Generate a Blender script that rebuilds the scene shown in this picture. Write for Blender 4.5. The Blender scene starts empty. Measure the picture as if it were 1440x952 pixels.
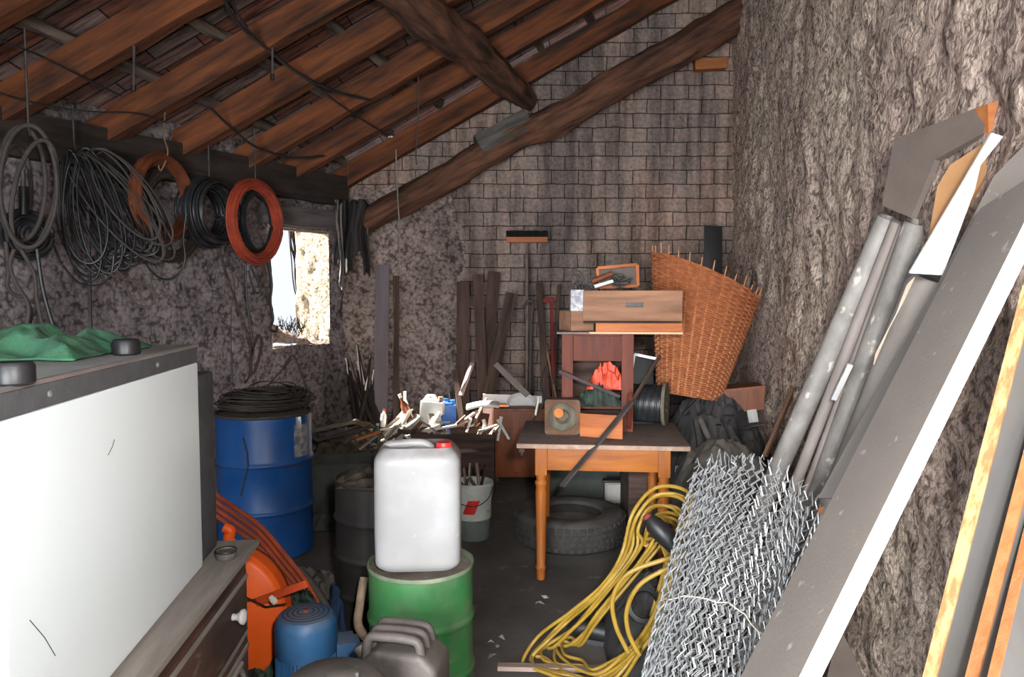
import bpy, bmesh, math, random
from mathutils import Vector, Matrix, noise
random.seed(7)
C = bpy.context.scene
COL = C.collection
V = Vector
PI = math.pi

# ------------------------------------------------------------------ camera, light, exposure
F = 1050.0; PITCH = math.radians(3.6); CAMZ = 1.63
cam = bpy.data.objects.new('camera', bpy.data.cameras.new('camera')); COL.objects.link(cam)
cam.location = (0, 0, CAMZ); cam.rotation_euler = (PI/2 - PITCH, 0, 0)
cam.data.sensor_width = 36; cam.data.lens = 36*F/1440; cam.data.clip_start = 0.02
C.camera = cam
C.view_settings.view_transform = 'Standard'; C.view_settings.look = 'None'
C.view_settings.gamma = 1; C.view_settings.use_curve_mapping = False
C.view_settings.exposure = -0.40
w = bpy.data.worlds.new('sky'); C.world = w; w.use_nodes = True
bg = w.node_tree.nodes['Background']; bg.inputs[0].default_value = (0.80, 0.88, 1.0, 1); bg.inputs[1].default_value = 1.6
def lamp(name, kind, loc, energy, col, **k):
    d = bpy.data.lights.new(name, kind); d.energy = energy; d.color = col
    for a, b in k.items(): setattr(d, a, b)
    o = bpy.data.objects.new(name, d); COL.objects.link(o); o.location = loc
    return o
def aim(o, target):
    o.rotation_euler = (V(target) - o.location).to_track_quat('-Z', 'Y').to_euler()
sun = lamp('sun', 'SUN', (-6, 6, 6), 60.0, (1.0, 0.94, 0.84), angle=0.012)
sun.rotation_euler = V((1.35, -0.32, -1.12)).to_track_quat('-Z', 'Y').to_euler()
flash = lamp('camera_flash', 'AREA', (0.16, -0.10, 1.84), 62, (1.0, 0.965, 0.92), size=0.10, spread=math.radians(130))
aim(flash, (0.3, 5.0, 0.9))
fill_light = lamp('rear_fill', 'AREA', (-1.0, -1.9, 1.25), 235, (0.93, 0.97, 1.0), shape='RECTANGLE', size=1.7, size_y=2.0, spread=math.radians(105))  # added fill lamp behind the camera, unseen, brightens the walls evenly
aim(fill_light, (0.6, 5.0, .35))

def P(x, y, Y):
    u = (x-720)/F; v = (476-y)/F
    d = V((u, math.cos(PITCH)+v*math.sin(PITCH), -math.sin(PITCH)+v*math.cos(PITCH)))
    return V((0, 0, CAMZ)) + d*(Y/d.y)
def PZ(x, y, z):
    a = P(x, y, 1.0); d = a - V((0, 0, CAMZ))
    return V((0, 0, CAMZ)) + d*((z-CAMZ)/d.z)

# ------------------------------------------------------------------ materials
MATS = {}
def mat(name, c1, c2=None, scale=6, rough=.85, bump=.25, bscale=None, bdist=.01, metal=0, stretch=(1, 1, 1), dust=0,
        dustcol=(.16, .14, .125), contrast=.18, spots=None, trans=0, spec=.35, coat=0):
    if name in MATS: return MATS[name]
    c2 = c2 or tuple(c*.75 for c in c1)
    m = bpy.data.materials.new(name); m.use_nodes = True; MATS[name] = m
    nt = m.node_tree; N = nt.nodes; L = nt.links
    b = N['Principled BSDF']; b.inputs['Roughness'].default_value = rough; b.inputs['Metallic'].default_value = metal
    b.inputs['Specular IOR Level'].default_value = spec
    if trans: b.inputs['Transmission Weight'].default_value = trans
    if coat: b.inputs['Coat Weight'].default_value = coat
    tc = N.new('ShaderNodeTexCoord'); mp = N.new('ShaderNodeMapping'); mp.inputs['Scale'].default_value = stretch
    oi = N.new('ShaderNodeObjectInfo'); ad = N.new('ShaderNodeVectorMath'); ad.operation = 'ADD'
    ml = N.new('ShaderNodeMath'); ml.operation = 'MULTIPLY'; ml.inputs[1].default_value = 37.0
    L.new(oi.outputs['Random'], ml.inputs[0])
    L.new(tc.outputs['Object'], mp.inputs['Vector']); L.new(mp.outputs[0], ad.inputs[0]); L.new(ml.outputs[0], ad.inputs[1])
    n = N.new('ShaderNodeTexNoise'); n.inputs['Scale'].default_value = scale; n.inputs['Detail'].default_value = 6; n.inputs['Roughness'].default_value = .62
    L.new(ad.outputs[0], n.inputs['Vector'])
    r = N.new('ShaderNodeValToRGB'); r.color_ramp.elements[0].position = .5-contrast; r.color_ramp.elements[1].position = .5+contrast
    r.color_ramp.elements[0].color = (*c2, 1); r.color_ramp.elements[1].color = (*c1, 1)
    L.new(n.outputs['Fac'], r.inputs[0]); out = r.outputs[0]
    def mix(fac, a, colr):
        x = N.new('ShaderNodeMix'); x.data_type = 'RGBA'; L.new(fac, x.inputs[0]); L.new(a, x.inputs[6])
        if isinstance(colr, tuple): x.inputs[7].default_value = (*colr, 1)
        else: L.new(colr, x.inputs[7])
        return x.outputs[2]
    if spots:                                   # (colour, scale, threshold)
        sc, ss, th = spots
        n3 = N.new('ShaderNodeTexNoise'); n3.inputs['Scale'].default_value = ss; n3.inputs['Detail'].default_value = 5
        L.new(ad.outputs[0], n3.inputs['Vector'])
        r3 = N.new('ShaderNodeValToRGB'); r3.color_ramp.elements[0].position = th; r3.color_ramp.elements[1].position = th+.07
        L.new(n3.outputs['Fac'], r3.inputs[0]); out = mix(r3.outputs[0], out, sc)
    if dust:
        g = N.new('ShaderNodeNewGeometry'); sx = N.new('ShaderNodeSeparateXYZ'); L.new(g.outputs['Normal'], sx.inputs[0])
        mr = N.new('ShaderNodeMapRange'); mr.inputs[1].default_value = .15; mr.inputs[2].default_value = .9; mr.inputs[3].default_value = dust*.25; mr.inputs[4].default_value = dust
        L.new(sx.outputs[2], mr.inputs[0])
        n4 = N.new('ShaderNodeTexNoise'); n4.inputs['Scale'].default_value = 9; n4.inputs['Detail'].default_value = 6; L.new(ad.outputs[0], n4.inputs['Vector'])
        m4 = N.new('ShaderNodeMapRange'); m4.inputs[1].default_value = .3; m4.inputs[2].default_value = .6; L.new(n4.outputs['Fac'], m4.inputs[0])
        mm = N.new('ShaderNodeMath'); mm.operation = 'MULTIPLY'; L.new(mr.outputs[0], mm.inputs[0]); L.new(m4.outputs[0], mm.inputs[1])
        out = mix(mm.outputs[0], out, dustcol)
    L.new(out, b.inputs['Base Color'])
    if bump:
        n2 = N.new('ShaderNodeTexNoise'); n2.inputs['Scale'].default_value = bscale or scale*4; n2.inputs['Detail'].default_value = 7; n2.inputs['Roughness'].default_value = .65
        L.new(ad.outputs[0], n2.inputs['Vector'])
        bp = N.new('ShaderNodeBump'); bp.inputs['Strength'].default_value = bump; bp.inputs['Distance'].default_value = bdist
        L.new(n2.outputs['Fac'], bp.inputs['Height']); L.new(bp.outputs[0], b.inputs['Normal'])
    return m
def wood(name, c1, c2, axis='x', **k):
    s = {'x': (.12, 1, 1), 'y': (1, .12, 1), 'z': (1, 1, .12)}[axis]
    k.setdefault('scale', 16); k.setdefault('bump', .5); k.setdefault('bdist', .006); k.setdefault('contrast', .14)
    return mat(name, c1, c2, stretch=s, **k)

def plaster(name, cols, sc1, rough_sc, dist, streak=1.0, stain=None, bstr=1.0):
    m = bpy.data.materials.new(name); m.use_nodes = True; nt = m.node_tree; N = nt.nodes; L = nt.links
    b = N['Principled BSDF']; b.inputs['Roughness'].default_value = .95; b.inputs['Specular IOR Level'].default_value = .15
    tc = N.new('ShaderNodeTexCoord'); mp = N.new('ShaderNodeMapping'); mp.inputs['Scale'].default_value = (1, 1, streak); L.new(tc.outputs['Object'], mp.inputs[0])
    def nz(s, d=8, r=.7, src=mp.outputs[0]):
        n = N.new('ShaderNodeTexNoise'); n.inputs['Scale'].default_value = s; n.inputs['Detail'].default_value = d; n.inputs['Roughness'].default_value = r
        L.new(src, n.inputs['Vector']); return n.outputs['Fac']
    def ramp(f, stops):
        r = N.new('ShaderNodeValToRGB'); e = r.color_ramp.elements
        while len(e) < len(stops): e.new(.5)
        for el, (p, c) in zip(e, stops): el.position = p; el.color = (*c, 1)
        L.new(f, r.inputs[0]); return r.outputs[0]
    big = ramp(nz(sc1, 5, .6), [(.32, cols[0]), (.5, cols[1]), (.68, cols[2])])
    vr = N.new('ShaderNodeTexVoronoi'); vr.inputs['Scale'].default_value = rough_sc*1.9; vr.inputs['Randomness'].default_value = 1
    wn = N.new('ShaderNodeTexNoise'); wn.inputs['Scale'].default_value = rough_sc*1.2; wn.inputs['Detail'].default_value = 4; L.new(mp.outputs[0], wn.inputs['Vector'])
    wm = N.new('ShaderNodeVectorMath'); wm.operation = 'MULTIPLY_ADD'; L.new(wn.outputs['Color'], wm.inputs[0]); wm.inputs[1].default_value = (.07, .07, .07); L.new(mp.outputs[0], wm.inputs[2])
    L.new(wm.outputs[0], vr.inputs['Vector'])
    m1 = N.new('ShaderNodeMath'); m1.operation = 'MULTIPLY_ADD'; m1.inputs[1].default_value = -.42; L.new(vr.outputs['Distance'], m1.inputs[0]); L.new(nz(rough_sc*.8, 8, .74), m1.inputs[2])
    m2 = N.new('ShaderNodeMath'); m2.operation = 'ADD'; m2.inputs[1].default_value = .17; L.new(m1.outputs[0], m2.inputs[0])
    vo = m2.outputs[0]
    pits = ramp(vo, [(.30, (.30, .28, .275)), (.42, (.72, .70, .69)), (.53, (1, 1, 1)), (.70, (1.16, 1.15, 1.14))])
    mx = N.new('ShaderNodeMix'); mx.data_type = 'RGBA'; mx.blend_type = 'MULTIPLY'; mx.inputs[0].default_value = 1
    L.new(big, mx.inputs[6]); L.new(pits, mx.inputs[7]); out = mx.outputs[2]
    if stain:
        f = ramp(nz(stain[1], 6, .65), [(stain[2], (0, 0, 0)), (stain[2]+.14, (1, 1, 1))])
        x = N.new('ShaderNodeMix'); x.data_type = 'RGBA'; L.new(f, x.inputs[0]); L.new(out, x.inputs[6]); x.inputs[7].default_value = (*stain[0], 1); out = x.outputs[2]
    L.new(out, b.inputs['Base Color'])
    bp = N.new('ShaderNodeBump'); bp.inputs['Strength'].default_value = bstr; bp.inputs['Distance'].default_value = dist
    L.new(vo, bp.inputs['Height']); L.new(bp.outputs[0], b.inputs['Normal'])
    return m

def brickwork():
    m = bpy.data.materials.new('brickwork'); m.use_nodes = True; nt = m.node_tree; N = nt.nodes; L = nt.links
    b = N['Principled BSDF']; b.inputs['Roughness'].default_value = .93; b.inputs['Specular IOR Level'].default_value = .15
    tc = N.new('ShaderNodeTexCoord'); sx = N.new('ShaderNodeSeparateXYZ'); L.new(tc.outputs['Object'], sx.inputs[0])
    nw = N.new('ShaderNodeTexNoise'); nw.inputs['Scale'].default_value = 5; L.new(tc.outputs['Object'], nw.inputs['Vector'])
    cx = N.new('ShaderNodeCombineXYZ'); L.new(sx.outputs[0], cx.inputs[0]); L.new(sx.outputs[2], cx.inputs[1])
    sc = N.new('ShaderNodeVectorMath'); sc.operation = 'SCALE'; sc.inputs['Scale'].default_value = .028; L.new(nw.outputs['Color'], sc.inputs[0])
    va = N.new('ShaderNodeVectorMath'); L.new(cx.outputs[0], va.inputs[0]); L.new(sc.outputs[0], va.inputs[1])
    br = N.new('ShaderNodeTexBrick'); L.new(va.outputs[0], br.inputs['Vector'])
    br.inputs['Scale'].default_value = 1; br.inputs['Brick Width'].default_value = .262; br.inputs['Row Height'].default_value = .134
    br.inputs['Mortar Size'].default_value = .0055; br.inputs['Mortar Smooth'].default_value = .6; br.inputs['Bias'].default_value = 0
    br.inputs['Color1'].default_value = (.37, .31, .275, 1); br.inputs['Color2'].default_value = (.29, .245, .225, 1); br.inputs['Mortar'].default_value = (.065, .057, .052, 1)
    def nz(s, d, st=(1, 1, 1), r=.6):
        mp = N.new('ShaderNodeMapping'); mp.inputs['Scale'].default_value = st; L.new(tc.outputs['Object'], mp.inputs[0])
        n = N.new('ShaderNodeTexNoise'); n.inputs['Scale'].default_value = s; n.inputs['Detail'].default_value = d; n.inputs['Roughness'].default_value = r
        L.new(mp.outputs[0], n.inputs['Vector']); return n.outputs['Fac']
    def ramp(f, stops):
        r = N.new('ShaderNodeValToRGB'); e = r.color_ramp.elements
        while len(e) < len(stops): e.new(.5)
        for el, (p, c) in zip(e, stops): el.position = p; el.color = (*c, 1)
        L.new(f, r.inputs[0]); return r.outputs[0]
    def mul(a, c):
        x = N.new('ShaderNodeMix'); x.data_type = 'RGBA'; x.blend_type = 'MULTIPLY'; x.inputs[0].default_value = 1
        L.new(a, x.inputs[6]); L.new(c, x.inputs[7]); return x.outputs[2]
    c = mul(br.outputs['Color'], ramp(nz(1.1, 5, (1, 1, .5)), [(.34, (.52, .50, .53)), (.5, (.85, .80, .78)), (.64, (1.2, 1.0, .92))]))
    c = mul(c, ramp(nz(9, 6, (1, 1, .12)), [(.36, (.5, .48, .48)), (.6, (1.12, 1.1, 1.08))]))
    c = mul(c, ramp(nz(30, 6), [(.3, (.6, .6, .6)), (.6, (1.1, 1.1, 1.1))]))
    L.new(c, b.inputs['Base Color'])
    iv = N.new('ShaderNodeMath'); iv.operation = 'MULTIPLY_ADD'; iv.inputs[1].default_value = -1.0; L.new(br.outputs['Fac'], iv.inputs[0]); L.new(nz(26, 6), iv.inputs[2])
    bp = N.new('ShaderNodeBump'); bp.inputs['Strength'].default_value = .8; bp.inputs['Distance'].default_value = .012
    L.new(iv.outputs[0], bp.inputs['Height']); L.new(bp.outputs[0], b.inputs['Normal'])
    return m

def boards_mat():
    m = bpy.data.materials.new('roof_boarding'); m.use_nodes = True; nt = m.node_tree; N = nt.nodes; L = nt.links
    b = N['Principled BSDF']; b.inputs['Roughness'].default_value = .9; b.inputs['Specular IOR Level'].default_value = .2
    tc = N.new('ShaderNodeTexCoord'); br = N.new('ShaderNodeTexBrick'); L.new(tc.outputs['Object'], br.inputs['Vector'])
    br.inputs['Scale'].default_value = 1; br.inputs['Brick Width'].default_value = .62; br.inputs['Row Height'].default_value = .115
    br.inputs['Mortar Size'].default_value = .006; br.inputs['Mortar Smooth'].default_value = .3
    br.inputs['Color1'].default_value = (.20, .155, .14, 1); br.inputs['Color2'].default_value = (.17, .062, .038, 1); br.inputs['Mortar'].default_value = (.02, .015, .012, 1)
    mp = N.new('ShaderNodeMapping'); mp.inputs['Scale'].default_value = (.14, 1, 1); L.new(tc.outputs['Object'], mp.inputs[0])
    n = N.new('ShaderNodeTexNoise'); n.inputs['Scale'].default_value = 26; n.inputs['Detail'].default_value = 7; n.inputs['Roughness'].default_value = .7; L.new(mp.outputs[0], n.inputs['Vector'])
    r = N.new('ShaderNodeValToRGB'); r.color_ramp.elements[0].position = .36; r.color_ramp.elements[0].color = (.3, .27, .25, 1); r.color_ramp.elements[1].position = .66; r.color_ramp.elements[1].color = (1.3, 1.28, 1.28, 1)
    L.new(n.outputs['Fac'], r.inputs[0])
    x = N.new('ShaderNodeMix'); x.data_type = 'RGBA'; x.blend_type = 'MULTIPLY'; x.inputs[0].default_value = 1
    L.new(br.outputs['Color'], x.inputs[6]); L.new(r.outputs[0], x.inputs[7]); L.new(x.outputs[2], b.inputs['Base Color'])
    bp = N.new('ShaderNodeBump'); bp.inputs['Strength'].default_value = .7; bp.inputs['Distance'].default_value = .01
    iv = N.new('ShaderNodeMath'); iv.operation = 'SUBTRACT'; L.new(n.outputs['Fac'], iv.inputs[0]); L.new(br.outputs['Fac'], iv.inputs[1])
    L.new(iv.outputs[0], bp.inputs['Height']); L.new(bp.outputs[0], b.inputs['Normal'])
    return m

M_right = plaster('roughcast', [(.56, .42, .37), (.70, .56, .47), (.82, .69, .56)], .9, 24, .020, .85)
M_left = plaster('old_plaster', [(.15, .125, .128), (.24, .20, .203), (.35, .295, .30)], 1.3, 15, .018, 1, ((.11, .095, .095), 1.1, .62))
M_patch = plaster('rubble_plaster', [(.20, .16, .145), (.33, .26, .23), (.46, .36, .32)], 2.2, 15, .022, 1, ((.04, .036, .034), 2.2, .62))
M_reveal = plaster('limewash', [(.42, .33, .22), (.52, .44, .33), (.60, .54, .45)], 2.5, 22, .02, 1)
M_floor = mat('concrete_floor', (.125, .113, .103), (.060, .054, .050), scale=2.2, rough=.9, bump=.35, bscale=30, bdist=.01, contrast=.2, spots=((.17, .155, .14), 9, .64))
M_brick = brickwork(); M_boards = boards_mat()
RAFT = wood('rafter_wood', (.195, .058, .017), (.040, .014, .007), 'x', scale=11, spots=((.03, .015, .01), 5, .62), dust=.15)
LOG = wood('log_wood', (.19, .082, .045), (.040, .020, .014), 'x', scale=15, bump=.9, bdist=.015)
BATT = wood('batten_wood', (.17, .125, .10), (.05, .034, .028), 'x', scale=14, bump=.9, bdist=.012)
DARKPL = wood('weathered_plank', (.10, .060, .046), (.032, .020, .017), 'x', scale=14, spots=((.20, .15, .13), 9, .66))
PALEPL = wood('pale_weathered_wood', (.42, .32, .27), (.22, .16, .14), 'x')
OCHRE_X = wood('ochre_wood_x', (.44, .14, .017), (.26, .07, .011), 'x', rough=.55, bump=.2, spots=((.16, .06, .02), 9, .66))
OCHRE_Z = wood('ochre_wood_z', (.42, .13, .018), (.23, .062, .011), 'z', rough=.55, bump=.2, spots=((.16, .06, .02), 9, .66))
PINE = wood('pine_x', (.62, .33, .18), (.44, .205, .10), 'x', rough=.7, bump=.2, spots=((.20, .14, .11), 8, .64))
PINE_OR = wood('orange_pine', (.52, .17, .055), (.34, .095, .03), 'x', rough=.65, bump=.2)
PINE_OLD = wood('grey_brown_pine', (.40, .20, .115), (.21, .105, .06), 'x', rough=.8, bump=.3, dust=.5)
REDWOOD = wood('red_brown_wood', (.17, .040, .020), (.085, .020, .012), 'z', rough=.65, bump=.2, dust=.1)
DRESS = mat('dresser_wood', (.105, .050, .034), (.028, .014, .011), scale=7, rough=.7, bump=.35, spots=((.17, .145, .125), 14, .61), stretch=(1, .35, 1))
DRESSTOP = wood('dusty_dresser_top', (.25, .225, .205), (.155, .135, .12), 'y', rough=.9)
TABTOP = mat('dusty_table_top', (.26, .175, .145), (.12, .085, .075), scale=9, rough=.9, dust=.55, spots=((.33, .24, .2), 14, .66))
CABWOOD = wood('varnished_cabinet_wood', (.26, .072, .018), (.13, .033, .010), 'z', rough=.5, bump=.15)
WHITEP = mat('white_enamel', (.80, .875, .91), (.76, .835, .87), scale=2, rough=.35, bump=.02, spots=((.55, .47, .33), 13, .715))
LIDGREY = mat('dusty_grey_metal', (.30, .31, .31), (.20, .205, .205), scale=8, rough=.6, dust=.4, dustcol=(.26, .25, .24))
CHAR = mat('charcoal_trim', (.060, .060, .066), (.035, .035, .04), scale=20, rough=.7, spots=((.12, .12, .13), 18, .66))
BLACK = mat('black_plastic', (.016, .016, .018), (.010, .010, .011), rough=.45, bump=.08)
CHROME = mat('bright_metal', (.72, .74, .75), (.5, .5, .52), rough=.3, metal=.85, bump=.05)
GREENCL = mat('green_cloth', (.035, .175, .085), (.022, .085, .05), scale=7, rough=.9, spots=((.02, .13, .24), 3.2, .62), bump=.5, bscale=60, dust=.22)
BLUE = mat('blue_drum_paint', (.006, .075, .27), (.004, .050, .19), scale=4, rough=.42, bump=.05, dust=.25, spots=((.03, .04, .07), 7, .70))
GREEN = mat('green_drum_paint', (.028, .185, .048), (.014, .10, .028), scale=5, rough=.5, bump=.08, dust=.8, dustcol=(.20, .175, .14), spots=((.11, .12, .085), 5, .60))
DRUMDARK = mat('black_drum_paint', (.026, .024, .023), (.012, .011, .011), scale=6, rough=.6, bump=.2, dust=.22, spots=((.055, .048, .04), 8, .66))
RUSTYDUST = mat('dusty_lid', (.24, .205, .17), (.13, .10, .08), scale=13, rough=.95, spots=((.45, .43, .40), 12, .66), bump=.5)
WIREDK = mat('dark_wire', (.062, .050, .043), (.028, .023, .02), scale=12, rough=.7, bump=.2)
JERRYW = mat('white_polyethylene', (.33, .33, .34), (.285, .28, .276), scale=3, rough=.42, bump=.05, dust=.95, dustcol=(.13, .115, .105), spots=((.45, .42, .39), 22, .70))
RED = mat('red_plastic', (.65, .03, .025), (.5, .02, .02), rough=.4, bump=.05)
ORANGE = mat('orange_paint', (.86, .13, .015), (.74, .09, .01), scale=5, rough=.45, bump=.05, spots=((.50, .06, .012), 7, .68))
REDHOSE = mat('red_orange_hose', (.50, .085, .022), (.30, .045, .018), scale=8, rough=.55, bump=.1, dust=.3)
YELHOSE = mat('yellow_hose', (.40, .245, .018), (.24, .14, .018), scale=9, rough=.5, bump=.1, dust=.3)
MOTOR = mat('blue_motor_paint', (.022, .115, .27), (.012, .07, .175), scale=7, rough=.45, bump=.1, dust=.55, dustcol=(.17, .16, .15))
GREYMET = mat('dusty_grey_paint', (.12, .102, .092), (.062, .053, .048), scale=8, rough=.6, bump=.25, spots=((.40, .39, .39), 14, .67), dust=.3, metal=.2)
GALV = mat('galvanised_zinc', (.36, .335, .315), (.20, .185, .172), scale=13, rough=.6, metal=.15, bump=.15, spots=((.66, .62, .54), 22, .63), stretch=(.6, 1, 1))
GALVB = mat('stained_zinc', (.33, .29, .27), (.20, .165, .15), scale=9, rough=.7, metal=.1, bump=.2, stretch=(.3, 1, 1), spots=((.6, .55, .5), 16, .7))
FENCE = mat('galvanised_wire', (.42, .43, .44), (.24, .245, .25), scale=30, rough=.40, metal=.35, bump=0)
RUBBER = mat('tyre_rubber', (.045, .041, .038), (.024, .022, .021), scale=10, rough=.85, dust=.5, bump=.2)
LAMIN = mat('dusty_grey_board', (.225, .198, .180), (.17, .148, .135), scale=3.5, rough=.85, bump=.12, bscale=90, spots=((.36, .33, .30), 30, .66), contrast=.25)
WHITEB = mat('white_laminate', (.85, .85, .83), (.80, .80, .78), rough=.5, bump=.02)
BROWNB = mat('dark_brown_board', (.150, .118, .103), (.115, .09, .079), scale=5, rough=.85, bump=.15, bscale=80)
TANB = mat('tan_fibreboard', (.36, .19, .085), (.30, .155, .068), scale=5, rough=.85, bump=.1)
ORWOOD = wood('orange_board_edge', (.42, .155, .05), (.28, .09, .03), 'x', rough=.75)
YELWOOD = wood('pale_yellow_ply', (.70, .46, .20), (.48, .28, .11), 'x', rough=.75)
WICK = mat('wicker', (.50, .17, .065), (.24, .07, .03), scale=30, rough=.75, bump=.3, bscale=90, contrast=.22)
TARP = mat('dark_tarpaulin', (.042, .042, .046), (.020, .020, .022), scale=5, rough=.6, bump=.3, dust=.3)
TARPG = mat('grey_tarpaulin', (.115, .105, .095), (.07, .064, .058), scale=6, rough=.9, bump=.3, dust=.4)
SPOOLW = wood('spool_wood', (.20, .175, .13), (.11, .095, .07), 'z', rough=.9)
STEEL = mat('dull_steel', (.13, .12, .115), (.065, .06, .056), scale=12, rough=.6, metal=.4, bump=.15)
WHITEPL = mat('white_plastic', (.78, .78, .76), (.66, .66, .64), rough=.45, bump=.03)
BLUEPL = mat('blue_plastic', (.07, .22, .62), (.04, .15, .5), rough=.4, bump=.03)
CREAM = mat('cream_card', (.66, .60, .50), (.5, .45, .37), rough=.85)
COP = mat('orange_brown_pipe', (.20, .055, .020), (.09, .028, .014), scale=9, rough=.6, bump=.2)
REDCO = mat('red_coil', (.42, .062, .025), (.22, .035, .02), scale=9, rough=.6, bump=.2)
DKCO = mat('dark_cable', (.030, .031, .033), (.014, .0145, .016), scale=9, rough=.4, bump=.1, spots=((.12, .12, .12), 20, .68))
GRHOSE = mat('grey_hose', (.085, .070, .063), (.045, .037, .034), scale=9, rough=.7, bump=.15)
TWIG = wood('twigs', (.030, .020, .016), (.012, .009, .008), 'z')
FLOORJ = mat('greenish_junk', (.055, .062, .054), (.028, .03, .028), scale=6, rough=.85, bump=.4)
DEBRIS = mat('debris_dirt', (.12, .085, .062), (.035, .026, .022), scale=14, rough=.95, bump=.8, spots=((.40, .30, .22), 19, .66))
SOOT = mat('sooty_cloth', (.05, .043, .04), (.02, .018, .018), scale=9, rough=.9, bump=.5, stretch=(1, 1, .2), spots=((.20, .17, .16), 9, .64))

# ------------------------------------------------------------------ mesh helper
class MB:
    def __init__(s, smooth=True): s.v = []; s.f = []; s.smooth = smooth
    def add(s, vs, fs, m=None):
        o = len(s.v)
        s.v += [(m @ V(p)) if m is not None else V(p) for p in vs]
        s.f += [tuple(i+o for i in f) for f in fs]
        return s
    def box(s, size, c=(0, 0, 0), bev=0, m=None):
        bm = bmesh.new(); bmesh.ops.create_cube(bm, size=1)
        bmesh.ops.scale(bm, vec=size, verts=bm.verts)
        if bev: bmesh.ops.bevel(bm, geom=bm.edges[:], offset=min(bev, min(size)*.45), segments=2, affect='EDGES', profile=.7)
        bmesh.ops.translate(bm, vec=c, verts=bm.verts)
        bm.verts.index_update()
        s.add([v.co.copy() for v in bm.verts], [[v.index for v in f.verts] for f in bm.faces], m); bm.free(); return s
    def tube(s, pts, r, n=8, closed=False, caps=True):
        pts = [V(p) for p in pts]; k = len(pts); rings = []
        rr = r if isinstance(r, (list, tuple)) else [r]*k
        t0 = (pts[1]-pts[0]).normalized(); up = V((0, 0, 1)) if abs(t0.z) < .9 else V((1, 0, 0))
        a = t0.cross(up).normalized()
        for i in range(k):
            t = (pts[(i+1) % k]-pts[i-1]) if (closed or 0 < i < k-1) else (pts[1]-pts[0] if i == 0 else pts[-1]-pts[-2])
            if t.length < 1e-9: t = t0
            t = t.normalized(); a = (a - t*a.dot(t))
            a = a.normalized() if a.length > 1e-6 else t.orthogonal().normalized()
            b = t.cross(a)
            rings.append([pts[i] + (a*math.cos(q*2*PI/n) + b*math.sin(q*2*PI/n))*rr[i] for q in range(n)])
        vs = [p for g in rings for p in g]; fs = []
        for i in range(k if closed else k-1):
            j = (i+1) % k
            for q in range(n): fs.append((i*n+q, j*n+q, j*n+(q+1) % n, i*n+(q+1) % n))
        if caps and not closed: fs += [tuple(reversed(range(n))), tuple((k-1)*n+q for q in range(n))]
        return s.add(vs, fs)
    def lathe(s, prof, n=32, m=None, cap=True):
        vs = []; fs = []; k = len(prof)
        for r, z in prof:
            for q in range(n): vs.append((r*math.cos(2*PI*q/n), r*math.sin(2*PI*q/n), z))
        for i in range(k-1):
            for q in range(n): fs.append((i*n+q, i*n+(q+1) % n, (i+1)*n+(q+1) % n, (i+1)*n+q))
        if cap:
            if prof[0][0] > 1e-5: fs.append(tuple(reversed(range(n))))
            if prof[-1][0] > 1e-5: fs.append(tuple((k-1)*n+q for q in range(n)))
        return s.add(vs, fs, m)
    def prism(s, poly, off):
        n = len(poly); off = V(off); poly = [V(p) for p in poly]
        return s.add(poly + [p+off for p in poly], [tuple(range(n)), tuple(reversed(range(n, 2*n)))] + [(i, i+n, (i+1) % n+n, (i+1) % n) for i in range(n)])
    def grid(s, fn, nu, nv, skip=None):
        vs = [fn(i/nu, j/nv) for j in range(nv+1) for i in range(nu+1)]
        fs = [(j*(nu+1)+i, j*(nu+1)+i+1, (j+1)*(nu+1)+i+1, (j+1)*(nu+1)+i) for j in range(nv) for i in range(nu) if not (skip and skip(i, j))]
        return s.add(vs, fs)
    def build(s, name, m, parent=None, world=False, origin=None):
        vs = s.v
        o_loc = None
        if parent is not None:
            if world:
                inv = Matrix.LocRotScale(parent.location, parent.rotation_euler, None).inverted()
                vs = [inv @ p for p in vs]
        else:
            if origin is None:
                xs = [p.x for p in vs]; ys = [p.y for p in vs]; zs = [p.z for p in vs]
                origin = V(((min(xs)+max(xs))/2, (min(ys)+max(ys))/2, min(zs)))
            o_loc = V(origin); vs = [p-o_loc for p in vs]
        me = bpy.data.meshes.new(name); me.from_pydata([tuple(p) for p in vs], [], s.f); me.validate(); me.update()
        bm = bmesh.new(); bm.from_mesh(me); bmesh.ops.recalc_face_normals(bm, faces=bm.faces); bm.to_mesh(me); bm.free()
        if s.smooth:
            me.shade_smooth(); me.set_sharp_from_angle(angle=math.radians(38))
        me.materials.append(m)
        o = bpy.data.objects.new(name, me); COL.objects.link(o)
        if parent is not None: o.parent = parent
        if o_loc is not None: o.location = o_loc
        return o

def tag(o, label, cat, group=None, kind=None):
    o['label'] = label; o['category'] = cat
    if group: o['group'] = group
    if kind: o['kind'] = kind
    return o
def thing(name, label, cat, loc=(0, 0, 0), rz=0, group=None, rot=None):
    o = bpy.data.objects.new(name, None); COL.objects.link(o); o.location = loc
    o.rotation_euler = rot if rot else (0, 0, rz); o.empty_display_size = .1
    return tag(o, label, cat, group)
def struct(o, label=None):
    o['kind'] = 'structure'
    if label: o['label'] = label
    return o
def copy_tree(o, parent=None):
    c = o.copy(); COL.objects.link(c)
    if parent: c.parent = parent
    for ch in [x for x in bpy.data.objects if x.parent == o]: copy_tree(ch, c)
    return c
def catmull(pts, sub=6, closed=False):
    pts = [V(p) for p in pts]; n = len(pts); out = []
    g = (lambda i: pts[i % n]) if closed else (lambda i: pts[max(0, min(n-1, i))])
    for i in range(n if closed else n-1):
        a, b, c, d = g(i-1), g(i), g(i+1), g(i+2)
        for k in range(sub):
            t = k/sub
            out.append(.5*((2*b)+(c-a)*t+(2*a-5*b+4*c-d)*t*t+(-a+3*b-3*c+d)*t**3))
    if not closed: out.append(pts[-1])
    return out
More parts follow.
